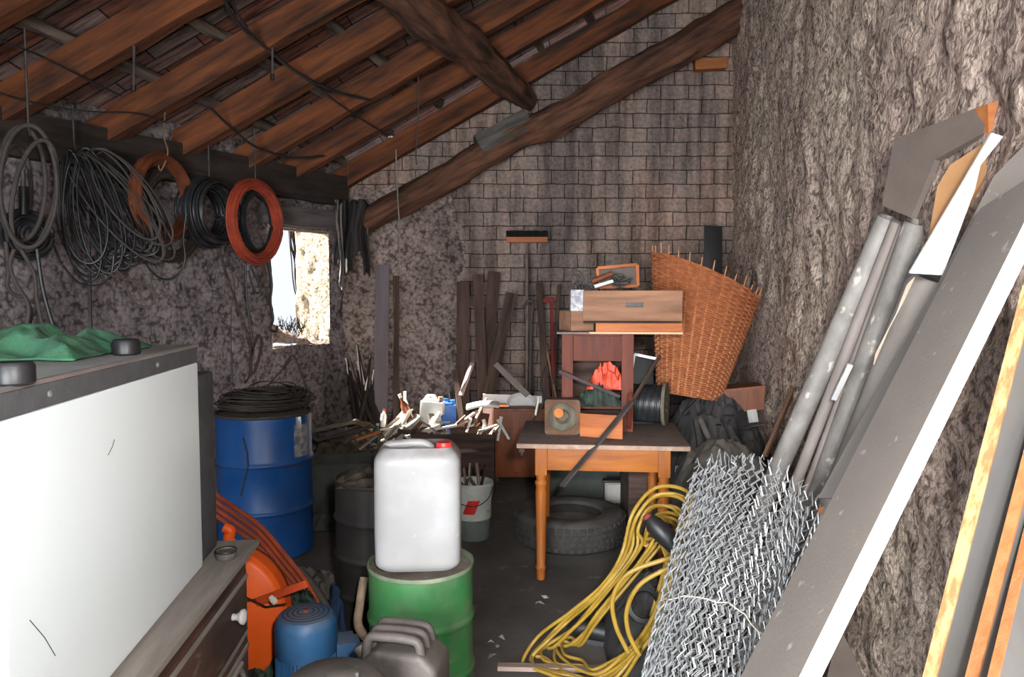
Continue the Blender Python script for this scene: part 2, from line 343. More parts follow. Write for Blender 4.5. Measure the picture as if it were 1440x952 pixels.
def frame_to(p0, p1, up=(0, 0, 1)):
    x = (V(p1)-V(p0)).normalized(); u = V(up); y = u.cross(x)
    if y.length < 1e-4: y = V((0, 1, 0)).cross(x)
    y.normalize(); z = x.cross(y)
    return Matrix((x, y, z)).transposed().to_4x4()
def beam(name, p0, p1, wd, ht, m, up=(0, 0, 1), bev=.004, parent=None, wob=0, seg=1):
    """a squared timber from p0 to p1, its own x axis along it; wd sideways, ht along up"""
    p0, p1 = V(p0), V(p1); Ln = (p1-p0).length; mb = MB()
    if wob:
        seg = max(6, int(Ln/.09)); sd = random.random()*50
        def ring(i):
            x = Ln*i/seg; q = []
            for k, (a, b) in enumerate(((-1, -1), (1, -1), (1, 1), (-1, 1))):
                q.append((x, wd/2*a+wob*noise.noise((x*3+sd, k*7, 0)), ht/2*b+wob*noise.noise((x*3+sd, k*7, 9))))
            return q
        vs = [p for i in range(seg+1) for p in ring(i)]
        fs = [(i*4+k, i*4+(k+1) % 4, i*4+4+(k+1) % 4, i*4+4+k) for i in range(seg) for k in range(4)] + [(3, 2, 1, 0), tuple(seg*4+k for k in range(4))]
        mb.add(vs, fs)
    else:
        mb.box((Ln, wd, ht), (Ln/2, 0, 0), bev)
    R = frame_to(p0, p1, up)
    if parent is not None:
        Pm = Matrix.LocRotScale(parent.location, parent.rotation_euler, None)
        o = mb.build(name, m, parent); o.matrix_local = Pm.inverted() @ (Matrix.Translation(p0) @ R)
    else:
        o = mb.build(name, m, origin=(0, 0, 0)); o.matrix_world = Matrix.Translation(p0) @ R
    return o
def log(name, p0, p1, r0, r1, m, parent=None, knob=.15, n=12, sag=0):
    p0, p1 = V(p0), V(p1); Ln = (p1-p0).length; seg = max(6, int(Ln/.08)); sd = random.random()*90
    vs = []; fs = []
    for i in range(seg+1):
        t = i/seg; r = r0+(r1-r0)*t
        cy = .35*r*noise.noise((t*Ln*1.2+sd, 0, 0)); cz = .35*r*noise.noise((t*Ln*1.2+sd, 5, 0)) - sag*math.sin(PI*t)
        for q in range(n):
            a = 2*PI*q/n; rr = r*(1+knob*noise.fractal((t*Ln*3+sd, math.cos(a)*1.3, math.sin(a)*1.3), 1, 2, 3)*2)
            vs.append((t*Ln, cy+rr*math.cos(a), cz+rr*math.sin(a)))
    for i in range(seg):
        for q in range(n): fs.append((i*n+q, i*n+(q+1) % n, (i+1)*n+(q+1) % n, (i+1)*n+q))
    fs += [tuple(reversed(range(n))), tuple(seg*n+q for q in range(n))]
    mb = MB().add(vs, fs); R = frame_to(p0, p1)
    o = mb.build(name, m, origin=(0, 0, 0)); o.matrix_world = Matrix.Translation(p0) @ R
    return o
def fbm(x, y, z=0, o=4): return noise.fractal((x, y, z), 1.0, 2.0, o)

# ------------------------------------------------------------------ the setting
def wxl(Y): return -3.08+.53*(Y-4.5)             # wall with the window
def wxr(Y): return .95+.158*Y                    # roughcast wall
def zr(X, Y): return 2.63+.56*(X+3.08)-.297*(Y-4.5)   # underside of the rafters
YB = 7.3
nL = V((.53, 1, 0)).normalized(); inL = V((nL.y, -nL.x, 0))     # along the wall, and into the room
def LW(Y, z, off=0): return V((wxl(Y), Y, z)) + inL*off

# floor
def ffloor(u, v):
    x, y = -5+8*u, -2.6+10.2*v
    return (x, y, .012*fbm(x*1.5, y*1.5)-.006)
fl = struct(MB().grid(ffloor, 120, 150).build('floor', M_floor, origin=(0, 0, 0)), 'dark dusty concrete floor')

# back wall of hollow blocks
def fback(u, v):
    x = -2.1+4.6*u; z = -.02+5.4*v; z = min(z, zr(x, YB)+.23)
    return (x, YB+.008*fbm(x*2, z*2), z)
struct(MB().grid(fback, 60, 60).build('wall_back', M_brick, origin=(0, 0, 0)), 'back wall of pale hollow blocks under the sloping roof')
# rough render over its lower part beside the window wall
def fpatch(u, v):
    z = -.02+2.80*v
    xe = -.50+.10*fbm(z*2.3, 3.1)+.05*fbm(z*9, 1) - (.25*max(0, z-2.25))
    x = -1.9+(xe+1.9)*u
    zz = min(z, 2.62+.1*fbm(x*4, 8))
    edge = min(1, (1-u)*12)
    return (x, YB-.012-edge*(.05+.035*fbm(x*2.2, z*2.2, 1)+.02*fbm(x*9, z*9, 2)), zz)
struct(MB().grid(fpatch, 90, 150).build('wall_back_render', M_patch, origin=(0, 0, 0)), 'rough stone and plaster lower half of the back wall')

# window wall
WY0, WY1, WZ0, WZ1 = 6.42, 7.06, 1.14, 2.19
def lsc(u):                                     # Y along the wall with lines snapped on the window
    ys = [2.6+i*(WY0-2.6)/96 for i in range(97)]+[WY0+i*(WY1-WY0)/16 for i in range(1, 17)]+[WY1+i*(7.42-WY1)/9 for i in range(1, 10)]
    return ys
LY = lsc(0); LZ = [-.02+i*(WZ0+.02)/32 for i in range(33)]+[WZ0+i*(WZ1-WZ0)/28 for i in range(1, 29)]+[WZ1+i*(2.86-WZ1)/18 for i in range(1, 19)]
mb = MB(); nu = len(LY)-1; nv = len(LZ)-1
def fleft(i, j):
    Y, z = LY[i], LZ[j]
    d = .05*fbm(Y*1.5, z*1.5, 4)+.022*fbm(Y*7, z*7, 2)
    if WY0-.12 < Y < WY1+.12 and WZ0-.12 < z < WZ1+.12: d *= .35
    p = LW(Y, z, d)
    if (WZ0-.01 < z < WZ1+.01) and (abs(Y-WY0) < .001 or abs(Y-WY1) < .001): p += nL*.02*fbm(z*8, Y*3)
    if abs(z-WZ0) < .001 and WY0 < Y < WY1: p.z += .05*fbm(Y*9, 2)
    return p
mb.add([fleft(i, j) for j in range(nv+1) for i in range(nu+1)],
       [(j*(nu+1)+i, j*(nu+1)+i+1, (j+1)*(nu+1)+i+1, (j+1)*(nu+1)+i) for j in range(nv) for i in range(nu)
        if not (WY0-.001 <= LY[i] and LY[i+1] <= WY1+.001 and WZ0-.001 <= LZ[j] and LZ[j+1] <= WZ1+.001)])
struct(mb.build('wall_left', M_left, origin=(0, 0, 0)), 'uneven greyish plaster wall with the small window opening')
# splayed reveals of the thick wall; unseen near side flared to admit sun
TH = .44
def reveal(a, b, c, d, n=20, amp=.02):
    a, b, c, d = map(V, (a, b, c, d)); nn = (b-a).cross(d-a).normalized()
    return lambda u, v: tuple(a*(1-u)*(1-v)+b*u*(1-v)+c*u*v+d*(1-u)*v + nn*amp*fbm((a.x+u)*5, v*6, a.z)*min(1, 8*u))
out = -inL*TH
w00, w10, w01, w11 = LW(WY0, WZ0-.01), LW(WY1, WZ0-.01), LW(WY0, WZ1+.01), LW(WY1, WZ1+.01)
near = -nL*.42; far = nL*.02
mb = MB()
mb.grid(reveal(w10, w10+out+far, w11+out+far, w11), 16, 30)
mb.grid(reveal(w00, w00+out+near, w01+out+near+V((0, 0, .30)), w01), 12, 24)
mb.grid(reveal(w00, w00+out+near-V((0, 0, .05)), w10+out+far-V((0, 0, .05)), w10, amp=.05), 20, 20)
mb.grid(reveal(w01, w01+out+near+V((0, 0, .30)), w11+out+far+V((0, 0, .30)), w11), 12, 20)
struct(mb.build('window_1', M_reveal, origin=(0, 0, 0)), 'small deep window opening with limewashed reveals, no glass')
struct(beam('window_1_lintel', LW(WY0-.12, WZ1+.10, .03), LW(WY1+.12, WZ1+.10, .03), .08, .17, wood('lintel_wood', (.16, .13, .13), (.07, .058, .06), 'x'), wob=.012), 'grey wooden lintel over the window')
struct(beam('window_1_frame', LW(WY0-.02, WZ1-.012, -.03), LW(WY1+.02, WZ1-.012, -.03), .05, .022, PALEPL), 'thin pale lath at the head of the window')
# heap of dirt on the sill
def fsill(u, v):
    p = w00*(1-u)*(1-v)+(w00+out*.8)*u*(1-v)+(w10+out*.8)*u*v+w10*(1-u)*v
    e = math.sin(PI*min(1, max(0, u*.97+.015)))**.5
    h = e*(.27*(1-v)**1.5+.02)+e*.045*fbm(p.x*9, p.y*9)
    return (p.x, p.y, p.z+max(-.01, h))
tag(MB().grid(fsill, 26, 30).build('rubble', M_patch), 'heap of crumbled plaster on the window sill', 'rubble', kind='stuff')

# roughcast wall
def fright(u, v):
    Y = -2.4+9.9*(u**.8 if u > 0 else 0); z = -.02+6.4*v; X = wxr(Y); z = min(z, zr(X, Y)+.23)
    d = .05*fbm(Y*1.3, z*1.3, 7)+.03*fbm(Y*6, z*6, 3)+.012*fbm(Y*22, z*16, 5)
    return (X-max(-.03, d)*.9+.02, Y, z)
struct(MB().grid(fright, 300, 210).build('wall_right', M_right, origin=(0, 0, 0)), 'rough pebbly plaster wall the boards lean on')
# rest of the shell behind the camera, with the open doorway
mb = MB(False)
mb.add([(wxl(2.6), 2.62, 0), (wxl(2.6), -2.4, 0), (wxl(2.6), -2.4, 4.9), (wxl(2.6), 2.62, 2.95)], [(0, 1, 2, 3)])
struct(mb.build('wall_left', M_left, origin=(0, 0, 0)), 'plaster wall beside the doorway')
xa, xb = wxl(2.6), wxr(-2.4)
mb = MB(False)
def rect(x0, x1, z0, z1): mb.add([(x0, -2.4, z0), (x1, -2.4, z0), (x1, -2.4, z1), (x0, -2.4, z1)], [(0, 1, 2, 3)])
rect(xa, -2.2, 0, 5.0); rect(.3, xb, 0, 5.8); rect(-2.2, .3, 2.6, 5.2)
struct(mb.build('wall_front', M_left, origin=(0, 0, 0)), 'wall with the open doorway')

# roof: boarding, log battens, rafters
bx = V((1, 0, .56)).normalized(); byv = V((0, 1, -.297)); bn = bx.cross(byv).normalized(); byv = bn.cross(bx)
R = Matrix((bx, byv, bn)).transposed().to_4x4()
o0 = V((0, 4.5, zr(0, 4.5)+.15*1.15+.085*1.15+.03))
mb = MB(False); inv = (Matrix.Translation(o0) @ R).inverted()
def onroof(X, Y): return inv @ V((X, Y, zr(X, Y)+.30))
def flat(p): return V((p.x, p.y, 0))
mb.prism([flat(onroof(*q)) for q in ((wxl(7.5)-.25, 7.5), (2.5, 7.5), (1.75, -2.6), (wxl(2.4)-.5, -2.6), (wxl(2.4)-.5, 2.4))], (0, 0, .03))
ro = mb.build('ceiling', M_boards, origin=(0, 0, 0)); ro.matrix_world = Matrix.Translation(o0) @ R
struct(ro, 'sloping roof boarding of grey and reddish planks')
ords = ['closest to the back wall', 'second from the back wall', 'third from the back wall', 'fourth from the back wall', 'fifth from the back wall', 'sixth from the back wall', 'seventh from the back wall', 'eighth from the back wall', 'ninth from the back wall']
for i in range(9):
    Y = [7.19, 6.62, 6.15, 5.6, 5.08, 4.5, 3.93, 3.38, 2.8][i]
    x0 = wxl(Y)-.25; x1 = min(wxr(Y)-.03, 2.05); sh = .215+.012*math.sin(i*3)
    p0 = V((x0, Y, zr(x0, Y)+sh/2-.055)); p1 = V((x1, Y, zr(x1, Y)+sh/2-.055))
    tag(beam('rafter', p0, p1, .115+.012*math.sin(i*7), sh/1.146, RAFT, wob=.012), 'reddish brown squared rafter under the roof boards, '+ords[i], 'beam', 'rafters of the sloping roof')
nb = 0
for i in range(15):
    X7 = -4.9+.47*i                                  # x where the log would meet y = 7.2
    pts = []
    for Y in (7.2, 3.0):
        X = X7+.0-.37*(7.2-Y)*-1*-1
        pts.append([X, Y])
    (xA, yA), (xB, yB) = pts
    # clip to the room
    def inside(x, y): return wxl(y)-.1 < x < wxr(y)-.08
    ts = [t/60 for t in range(61) if inside(xA+(xB-xA)*t/60, yA+(yB-yA)*t/60)]
    if not ts or ts[-1]-ts[0] < .15: continue
    q = [V((xA+(xB-xA)*t, yA+(yB-yA)*t, 0)) for t in (ts[0], ts[-1])]
    for p in q: p.z = zr(p.x, p.y)+.17+.045
    tag(log('roof_batten', q[0], q[1], .040, .048, BATT, knob=.3, n=8), 'thin rough log laid across the rafters under the roof boards', 'batten', 'log battens between rafters and roof boards')
    nb += 1
# purlin and the big slanting log
d = V((.76, 2.03, -.19))
pe = V((.13, 7.25, zr(.13, 7.25)-.16)); ps = pe-d*2.0
ps.z = zr(ps.x, ps.y)-.24
tag(log('purlin', ps, pe, .205, .105, LOG, knob=.16, n=16), 'thick rough log beam running under the rafters towards the slanting beam', 'beam')
tag(log('slanting_beam', P(512, 312, 7.02), P(1046, 20, 6.93), .125, .15, LOG, knob=.12, n=16), 'heavy dark log rising across the back wall under the roof', 'beam')
tag(beam('support_block', P(672, 205, 6.9), P(742, 168, 6.95), .2, .17, wood('grey_block_wood', (.13, .115, .105), (.05, .044, .04), 'x'), wob=.02), 'short grey timber wedge between slanting log and thick purlin', 'timber')
tag(beam('wall_plate', LW(2.7, 2.575, .05), LW(7.2, 2.575, .05), .12, .27, wood('plate_wood', (.045, .030, .024), (.016, .012, .010), 'x'), wob=.012), 'dark horizontal timber along the head of the window wall', 'beam')
tag(beam('timber_end', P(976, 92, 7.22), P(1020, 90, 7.22), .1, .10, ORWOOD, wob=.006), 'short orange timber end set high in the block wall corner', 'timber')

# ------------------------------------------------------------------ white refrigerator lying on the old dresser
FR = .108
t = thing('refrigerator', 'white refrigerator lying on the old dresser, dark trim strip and black feet on top', 'refrigerator', (-.766, 1.09, .862), FR)
L_, H_, D_ = .965, .60, .62
MB().box((D_, L_, .575), (-D_/2-.004, L_/2, .2875), .012).build('body', WHITEP, t)
MB().box((.03, L_, .575), (-.010, L_/2, .2875), .012).build('door', WHITEP, t)
MB().box((D_-.03, L_-.006, .040), (-D_/2+.019, L_/2, .5955), .002).build('trim_strip', mat('dark_trim', (.10, .10, .108), (.07, .07, .076), scale=20, rough=.7), t)
mb = MB().box((D_+.004, L_+.004, .008), (-D_/2+.001, L_/2, .619), .003); o = mb.build('top_plate', LIDGREY, t)
mb = MB()
mb.box((.008, L_+.004, .008), (.004, L_/2, .6205), .002); mb.box((D_, .012, .052), (-D_/2, -.003, .597), .003)
mb.build('edge_strip', CHROME, t)['label'] = 'bright metal edge strip'
Mi_ = Matrix.LocRotScale(t.location, t.rotation_euler, None).inverted()
fp = [Mi_ @ PZ(x, y, 1.485) for x, y in ((178, 499), (20, 541))]
for lx, ly in ((fp[0].x, fp[0].y), (fp[1].x, fp[1].y), (-.56, .12), (-.56, .82)):
    f = MB().lathe([(.026, 0), (.030, .004), (.030, .030), (.026, .036), (0, .036)], 20, Matrix.Translation((lx, ly, .623))).build('foot', BLACK, t)
for ly in (.16, .66):
    MB().lathe([(.006, 0), (.006, .002), (.003, .004), (0, .004)], 12, Matrix.Translation((.004, ly, .596)) @ Matrix.Rotation(PI/2, 4, 'Y')).build('screw', CHROME, t)
MB().box((.50, .16, .53), (-.251, L_+.085, .268), .012).build('side_panel', CHAR, t)['label'] = 'dark side panel beyond the white door'
# fine scratches on the door
for (a, b) in (((152, 640), (161, 618)), ((42, 872), (78, 922))):
    def ond(px, py):
        d0 = P(px, py, 1)-V((0, 0, CAMZ)); n = V((math.cos(FR), math.sin(FR), 0)); q0 = V((-.766, 1.09, 0))+n*.0062
        return V((0, 0, CAMZ))+d0*((q0-V((0, 0, CAMZ))).dot(n)/d0.dot(n))
    p0, p1 = ond(*a), ond(*b)
    MB().tube([p0, (p0+p1)/2+V((0, .004, 0)), p1], .0007, 5).build('scratch', CHAR, t, world=True)

def cloth(name, cx, cy, z, sx, sy, h, m, rz=0, seed=0, freq=5, label='', cat='cloth', parent=None, ridge=.6, flat_=.0, nu=70, nv=60, thick=.004):
    ca, sa = math.cos(rz), math.sin(rz)
    def f(u, v):
        x = (u-.5)*sx; y = (v-.5)*sy
        rr = min(1, (max(abs(u-.5), abs(v-.5))*2))
        e = 1+.22*fbm(math.atan2(v-.5, u-.5)*1.3, seed+4)*rr
        x *= e; y *= e
        n1 = abs(fbm(x*freq, y*freq, seed, 3)); n2 = fbm(x*freq*2.3, y*freq*2.3, seed+9, 3)
        hh = h*((1-rr**2.2)*(.45+ridge*(1-2.2*n1)) + .16*n2*(1-rr**4))
        return (cx+x*ca-y*sa, cy+x*sa+y*ca, z+max(flat_+.002, hh+flat_)+.002)
    o = MB().grid(f, nu, nv).build(name, m, parent)
    if thick:
        md = o.modifiers.new('thickness', 'SOLIDIFY'); md.thickness = thick; md.offset = 1
    if label: tag(o, label, cat)
    return o
cloth('green_cloth', -1.10, 1.72, 1.488, .36, .42, .062, GREENCL, rz=.1, seed=3, freq=6, label='crumpled green cloth with a bluish patch on the lying refrigerator')
cloth('green_cloth', -1.16, 1.46, 1.488, .22, .12, .05, GREENCL, rz=.1, seed=13, freq=8, label='small dusty green cloth fold at the near end of the refrigerator top')

# dresser
DR = .078
t = thing('dresser', 'old dark wooden dresser with dusty top and pale knob under the refrigerator', 'dresser', (-.705, 1.15, 0), DR)
DL, DD = 1.13, .66
MB().box((DD, DL, .80), (-DD/2-.035, DL/2, .42), .004).build('carcass', DRESS, t)
def edge_prof():  # moulded slab
    mb = MB(); mb.box((DD+.03, DL+.04, .018), (-DD/2-.012, DL/2, .846), .005); mb.box((DD+.01, DL+.02, .014), (-DD/2-.02, DL/2, .829), .005); return mb
edge_prof().build('top', DRESSTOP, t)['label'] = 'grey dusty top slab'
for k, z0, hh in ((0, .60, .19), (1, .375, .20), (2, .15, .20)):
    dr = MB().box((.022, DL-.10, hh), (-.030, DL/2, z0+hh/2), .006).build('drawer', DRESS, t)
    MB().box((.014, DL-.06, .022), (-.030, DL/2, z0-.013), .006).box((.01, DL-.12, .012), (-.017, DL/2, z0+hh-.018), .003).build('moulding', DRESSTOP, t)
    pts = [(-.012, DL-.10-.02, z0+.03)] + [(-.010, DL-.13-.09+.09*math.cos(a), z0+hh-.12+.09*math.sin(a)) for a in [i*PI/16 for i in range(0, 9)]] + [(-.010, .12, z0+hh-.03)]
    if k: MB().tube(catmull(pts, 3), .008, 6).build('carving', DRESSTOP, t)
    for yy in (DL*.82, DL*.18):
        kb = MB().lathe([(.010, 0), (.009, .012), (.012, .018), (.021, .026), (.022, .034), (.014, .040), (0, .041)], 18, Matrix.Translation((-.020, yy, z0+hh*.55)) @ Matrix.Rotation(PI/2, 4, 'Y')).build('knob', mat('pale_knob', (.5, .48, .46), (.33, .31, .3), rough=.5), dr)
for lx in (-.08, -DD):
    for ly in (.05, DL-.05): MB().box((.06, .06, .03), (lx, ly, .015), .005).build('leg', DRESS, t)
t = thing('tin_can', 'small grey tin with dark rim on the far corner of the dresser top', 'tin', PZ(318, 784, .858))
MB().lathe([(.028, 0), (.030, .004), (.030, .020), (.027, .022), (.026, .018), (0, .017)], 20).build('body', GREYMET, t)
MB().lathe([(.0305, .018), (.032, .021), (.0305, .024)], 20, cap=False).build('rim', BLACK, t)

# ------------------------------------------------------------------ drums
def drum(name, label, loc, r, h, m, rimm=None, open_=False, lid=None, rings=2, group=None):
    t = thing(name, label, 'drum', loc)
    prof = [(r*.97, 0), (r*1.0, .004), (r*1.015, .012), (r, .022)]
    for k in range(rings):
        z = h*(k+1)/(rings+1); prof += [(r, z-.022), (r*1.012, z-.014), (r*1.035, z-.006), (r*1.04, z), (r*1.035, z+.006), (r*1.012, z+.014), (r, z+.022)]
    prof += [(r, h-.03), (r*.995, h-.014)]
    MB().lathe(prof, 56, cap=False).lathe([(0, .004), (r*.97, .004)], 40, cap=False).build('body', m, t)
    MB().lathe([(r*.995, h-.016), (r*1.02, h-.012), (r*1.028, h-.004), (r*1.02, h+.003), (r*.985, h+.003), (r*.975, h-.006), (r*.97, h-.018)], 56, cap=False).build('rim', rimm or m, t)
    MB().lathe([(0, h-.016), (r*.5, h-.016), (r*.975, h-.016)], 40, cap=False).build('lid', lid or m, t)
    return t
bc = P(371, 575, 4.65); 
t = drum('steel_drum', 'large blue steel drum with wire on top beside the window wall', (bc.x, 4.65, 0), .288, .885, BLUE, WIREDK, rings=2, lid=RUSTYDUST)
a0 = .25
def flab(u, v):
    a = -PI/2+.95+.42*u; return (.2905*math.cos(a), .2905*math.sin(a), .62+.20*v)
MB().grid(flab, 8, 6).build('sticker', mat('torn_label', (.36, .33, .30), (.12, .14, .2), scale=22, rough=.8, contrast=.08), t)
MB().box((.03, .02, .075), (.26, -.155, .835), .006).build('clamp', CHROME, t)['label'] = 'bright clamp lever of the rim'
MB().tube([(.29*math.cos(q), .29*math.sin(q), .585+.012*math.sin(q*3)) for q in [i*2*PI/48 for i in range(48)]], .006, 6, closed=True).build('tie_wire', WIREDK, t)
MB().tube([(-.028, -.300, .77), (-.004, -.302, .68), (0, -.304, .60), (-.03, -.30, .50), (-.05, -.298, .42)], .0035, 6).build('wire_tail', WIREDK, t)

def coil(name, c, R_, r_, m, turns=14, wire=.004, label='', cat='coil', tilt=None, ell=1, loose=1.0, seed=0, sub=26, zs=1, group=None, z_axis=None, parent=None):
    """a hank of cable: one wire run round and round inside a ring of radius R_ and thickness r_"""
    rnd = random.Random(seed); pts = []
    ph = [rnd.random()*6 for _ in range(6)]
    for k in range(turns):
        b = rnd.random()*2*PI; rad = r_*rnd.random()**.6; b2 = b+rnd.uniform(-.6, .6)
        for q in range(sub):
            a = 2*PI*q/sub; f = q/sub; bb = b+(b2-b)*f
            wob = loose*r_*.45*(math.sin(2*a+ph[k % 6])+.7*math.sin(3*a+ph[(k+2) % 6]+k))
            rr = R_+rad*math.cos(bb)+wob
            pts.append(V((rr*math.cos(a), rr*math.sin(a)*ell, zs*(rad*math.sin(bb)+wob*.5))))
    pts = catmull(pts, 1)
    M_ = Matrix.Translation(c) @ (tilt or Matrix())
    o = MB().tube([M_ @ p for p in pts], wire, 6, closed=False).build(name, m, parent, world=parent is not None)
    if label: tag(o, label, cat, group)
    return o
coil('wire_coil', (bc.x+.01, 4.65, .945), .215, .075, WIREDK, 34, .0045, 'heap of thin dark wire coils lying on the blue steel drum', 'wire', zs=.75, seed=2, loose=.5)
coil('wire_coil', (bc.x+.05, 4.60, 1.005), .16, .035, WIREDK, 12, .004, 'loose ring of dark wire topmost on the blue steel drum', 'wire', seed=5, loose=1.5)

gc = P(592, 797, 2.8)
t = drum('steel_drum', 'dusty green steel drum under the white jerrycan', (gc.x, 2.8, 0), .198, .60, GREEN, mat('dusty_green_rim', (.22, .235, .17), (.09, .14, .075), scale=9, rough=.8), rings=2, lid=RUSTYDUST)
gx = gc.x
dk = P(540, 672, 3.62)
t = drum('steel_drum', 'sooty black steel drum behind the green one', (dk.x, 3.62, 0), .235, .725, DRUMDARK, DRUMDARK, rings=3, lid=RUSTYDUST)
cloth('dust_heap', dk.x-.01, 3.62, .706, .38, .38, .05, mat('brown_dirt', (.10, .08, .06), (.05, .04, .032), scale=14, bump=.5), seed=31, freq=7, label='small heap of dirt on the lid of the black drum', cat='dirt', thick=0)['kind'] = 'stuff'

# white jerrycan
t = thing('jerrycan', 'white plastic jerrycan with red cap standing on the green drum', 'jerrycan', (gx-.004, 2.78, .6035), math.radians(4))
JW, JD, JH = .318, .235, .455
def fjer(u, v):
    a = 2*PI*u; n_ = 5.5
    ca, sa = math.cos(a), math.sin(a)
    x = abs(ca)**(2/n_)*math.copysign(1, ca); y = abs(sa)**(2/n_)*math.copysign(1, sa)
    z = v; k = 1.0
    if z < .07: k = 1-.16*(1-z/.07)**2
    if z > .88: k = 1-.22*((z-.88)/.12)**2
    zz = z*JH
    b = 1+.012*math.sin(z*PI)
    return (x*JW/2*k*b, y*JD/2*k*b, zz)
mb = MB().grid(fjer, 72, 40)
topz = JH
mb.grid(lambda u, v: (fjer(u, 1)[0]*(1-v), fjer(u, 1)[1]*(1-v), JH-.012*math.sin(v*PI)), 72, 5)
mb.grid(lambda u, v: (fjer(u, 0)[0]*(1-v), fjer(u, 0)[1]*(1-v), 0), 72, 2)
mb.build('body', JERRYW, t)
hp = catmull([(-.125, 0, JH-.030), (-.11, 0, JH-.004), (-.05, 0, JH+.002), (.02, 0, JH+.001), (.05, 0, JH-.020)], 6)
MB().tube(hp, .017, 12).build('handle', JERRYW, t)
MB().lathe([(.029, 0), (.030, .012), (.028, .026), (0, .027)], 24, Matrix.Translation((.098, -.045, JH-.012))).lathe([(.034, 0), (.034, .006), (.028, .007)], 24, Matrix.Translation((.098, -.045, JH-.012))).build('cap', RED, t)['label'] = 'red screw cap'

# metal jerry can with three bars on top and the dusty tank in front
c0 = P(560, 940, 2.30)
t = thing('jerry_can', 'dusty grey metal jerry can with triple handle in front of the green drum', 'jerrycan', (c0.x, 2.30, 0), math.radians(-12))
W_, D2 = .30, .165; HH = .53
poly = [(-W_/2, .0), (W_/2, .0), (W_/2, HH-.05), (W_/2-.05, HH-.005), (-.05, HH-.005), (-W_/2, HH-.085)]
bm = bmesh.new(); vs = [bm.verts.new((x, -D2/2, z)) for x, z in poly]; f = bm.faces.new(vs)
rr = bmesh.ops.extrude_face_region(bm, geom=[f]); bmesh.ops.translate(bm, vec=(0, D2, 0), verts=[g for g in rr['geom'] if isinstance(g, bmesh.types.BMVert)])
bmesh.ops.bevel(bm, geom=bm.edges[:], offset=.024, segments=4, affect='EDGES', profile=.6); bm.verts.index_update()
mb = MB().add([v.co.copy() for v in bm.verts], [[v.index for v in f.verts] for f in bm.faces]); bm.free()
mb.build('body', GREYMET, t)
for yy in (-.052, 0, .052):
    MB().tube(catmull([(-.085, yy, HH-.055), (-.075, yy, HH+.020), (-.03, yy, HH+.030), (.05, yy, HH+.030), (.085, yy, HH+.020), (.095, yy, HH-.02)], 5), .0150, 10).build('handle', GREYMET, t)
for sy in (-1, 1):
    MB().tube([(-.10, sy*(D2/2-.002), .10), (.10, sy*(D2/2-.002), .38)], .006, 8).tube([(-.10, sy*(D2/2-.002), .38), (.10, sy*(D2/2-.002), .10)], .006, 8).build('pressed_rib', GREYMET, t)
MB().lathe([(.022, 0), (.024, .02), (.02, .03), (0, .031)], 20, Matrix.Translation((-.115, 0, HH-.055)) @ Matrix.Rotation(-.6, 4, 'Y')).build('cap', GREYMET, t)
c1 = P(468, 952, 2.02)
t = thing('fuel_tank', 'rounded dusty grey metal tank nearest the blue motor', 'tank', (c1.x, 2.02, 0), math.radians(8))
MB().lathe([(0, 0), (.12, .0), (.152, .02), (.160, .06), (.160, .46), (.150, .525), (.115, .557), (.04, .566), (0, .567)], 40).build('body', GREYMET, t)
MB().lathe([(.045, 0), (.047, .016), (.035, .022), (0, .023)], 24, Matrix.Translation((.03, -.02, .562))).build('cap', GREYMET, t)
for k in range(2): MB().lathe([(.1605, .15+.2*k), (.165, .16+.2*k), (.1605, .17+.2*k)], 40, cap=False).build('hoop', GREYMET, t)

# blue electric motor
mc = P(430, 860, 2.72)
t = thing('electric_motor', 'blue electric motor standing upright with finned body beside the orange guard', 'motor', (mc.x, 2.72, 0), math.radians(20))
r = .112
mb = MB().lathe([(r*.8, .05), (r*.88, .06), (r*.88, .30), (r*.8, .31)], 48)
for k in range(44):
    a = 2*PI*k/44; mb.box((.024, .0045, .235), (r*.90, 0, .182), .001, Matrix.Rotation(a, 4, 'Z'))
mb.build('body', MOTOR, t)
MB().lathe([(r*.99, .285), (r*1.02, .29), (r*1.02, .385), (r*.99, .41), (r*.88, .428), (r*.6, .436), (0, .438)], 48).build('fan_cover', MOTOR, t)
mb = MB()
for rad in (.03, .048, .066, .084): mb.lathe([(rad-.003, .4345), (rad-.003, .4395-(rad*.05)), (rad+.003, .4395-(rad*.05)), (rad+.003, .4345)], 40, cap=False)
mb.build('grille', CHAR, t)
MB().lathe([(.012, .438), (.010, .445), (0, .446)], 16).build('bolt', mat('rust', (.25, .05, .03)), t)
MB().box((.075, .11, .13), (r+.03, 0, .25), .010).box((.02, .10, .10), (r+.075, 0, .25), .006).build('terminal_box', MOTOR, t)
MB().lathe([(r*.95, 0), (r*1.0, .004), (r*1.0, .022), (r*.85, .035), (r*.8, .055)], 40).box((.28, .03, .02), (0, .10, .012), .003).build('flange', MOTOR, t)

# orange machine guard with bar
oc = P(340, 800, 3.0)
t = thing('machine_guard', 'bright orange curved machine guard between the dresser and the blue motor', 'guard', (-1.155, 3.0, 0))
rg = .285; zc = .30
mb = MB()
def disc(u, v):
    a = -PI*.62+PI*1.32*u; rr_ = rg*(.12+.88*v)
    return (rr_*math.cos(a)*.84, -.05+.05*(1-v**2)*-1, zc+rr_*math.sin(a))
mb.grid(disc, 50, 10)
mb.grid(lambda u, v: (rg*.84*math.cos(-PI*.62+PI*1.32*u), -.05+.10*v, zc+rg*math.sin(-PI*.62+PI*1.32*u)), 50, 4)
o = mb.build('shield', ORANGE, t); md = o.modifiers.new('thickness', 'SOLIDIFY'); md.thickness = .006
MB().box((.036, .006, .012), (.085, -.107, zc+.19), .001, None).build('slot', BLACK, t)
MB().box((.06, .05, .30), (.03, -.02, .15), .008).build('stand', STEEL, t)
bar0, bar1 = P(362, 846, 2.86), P(432, 820, 2.80)
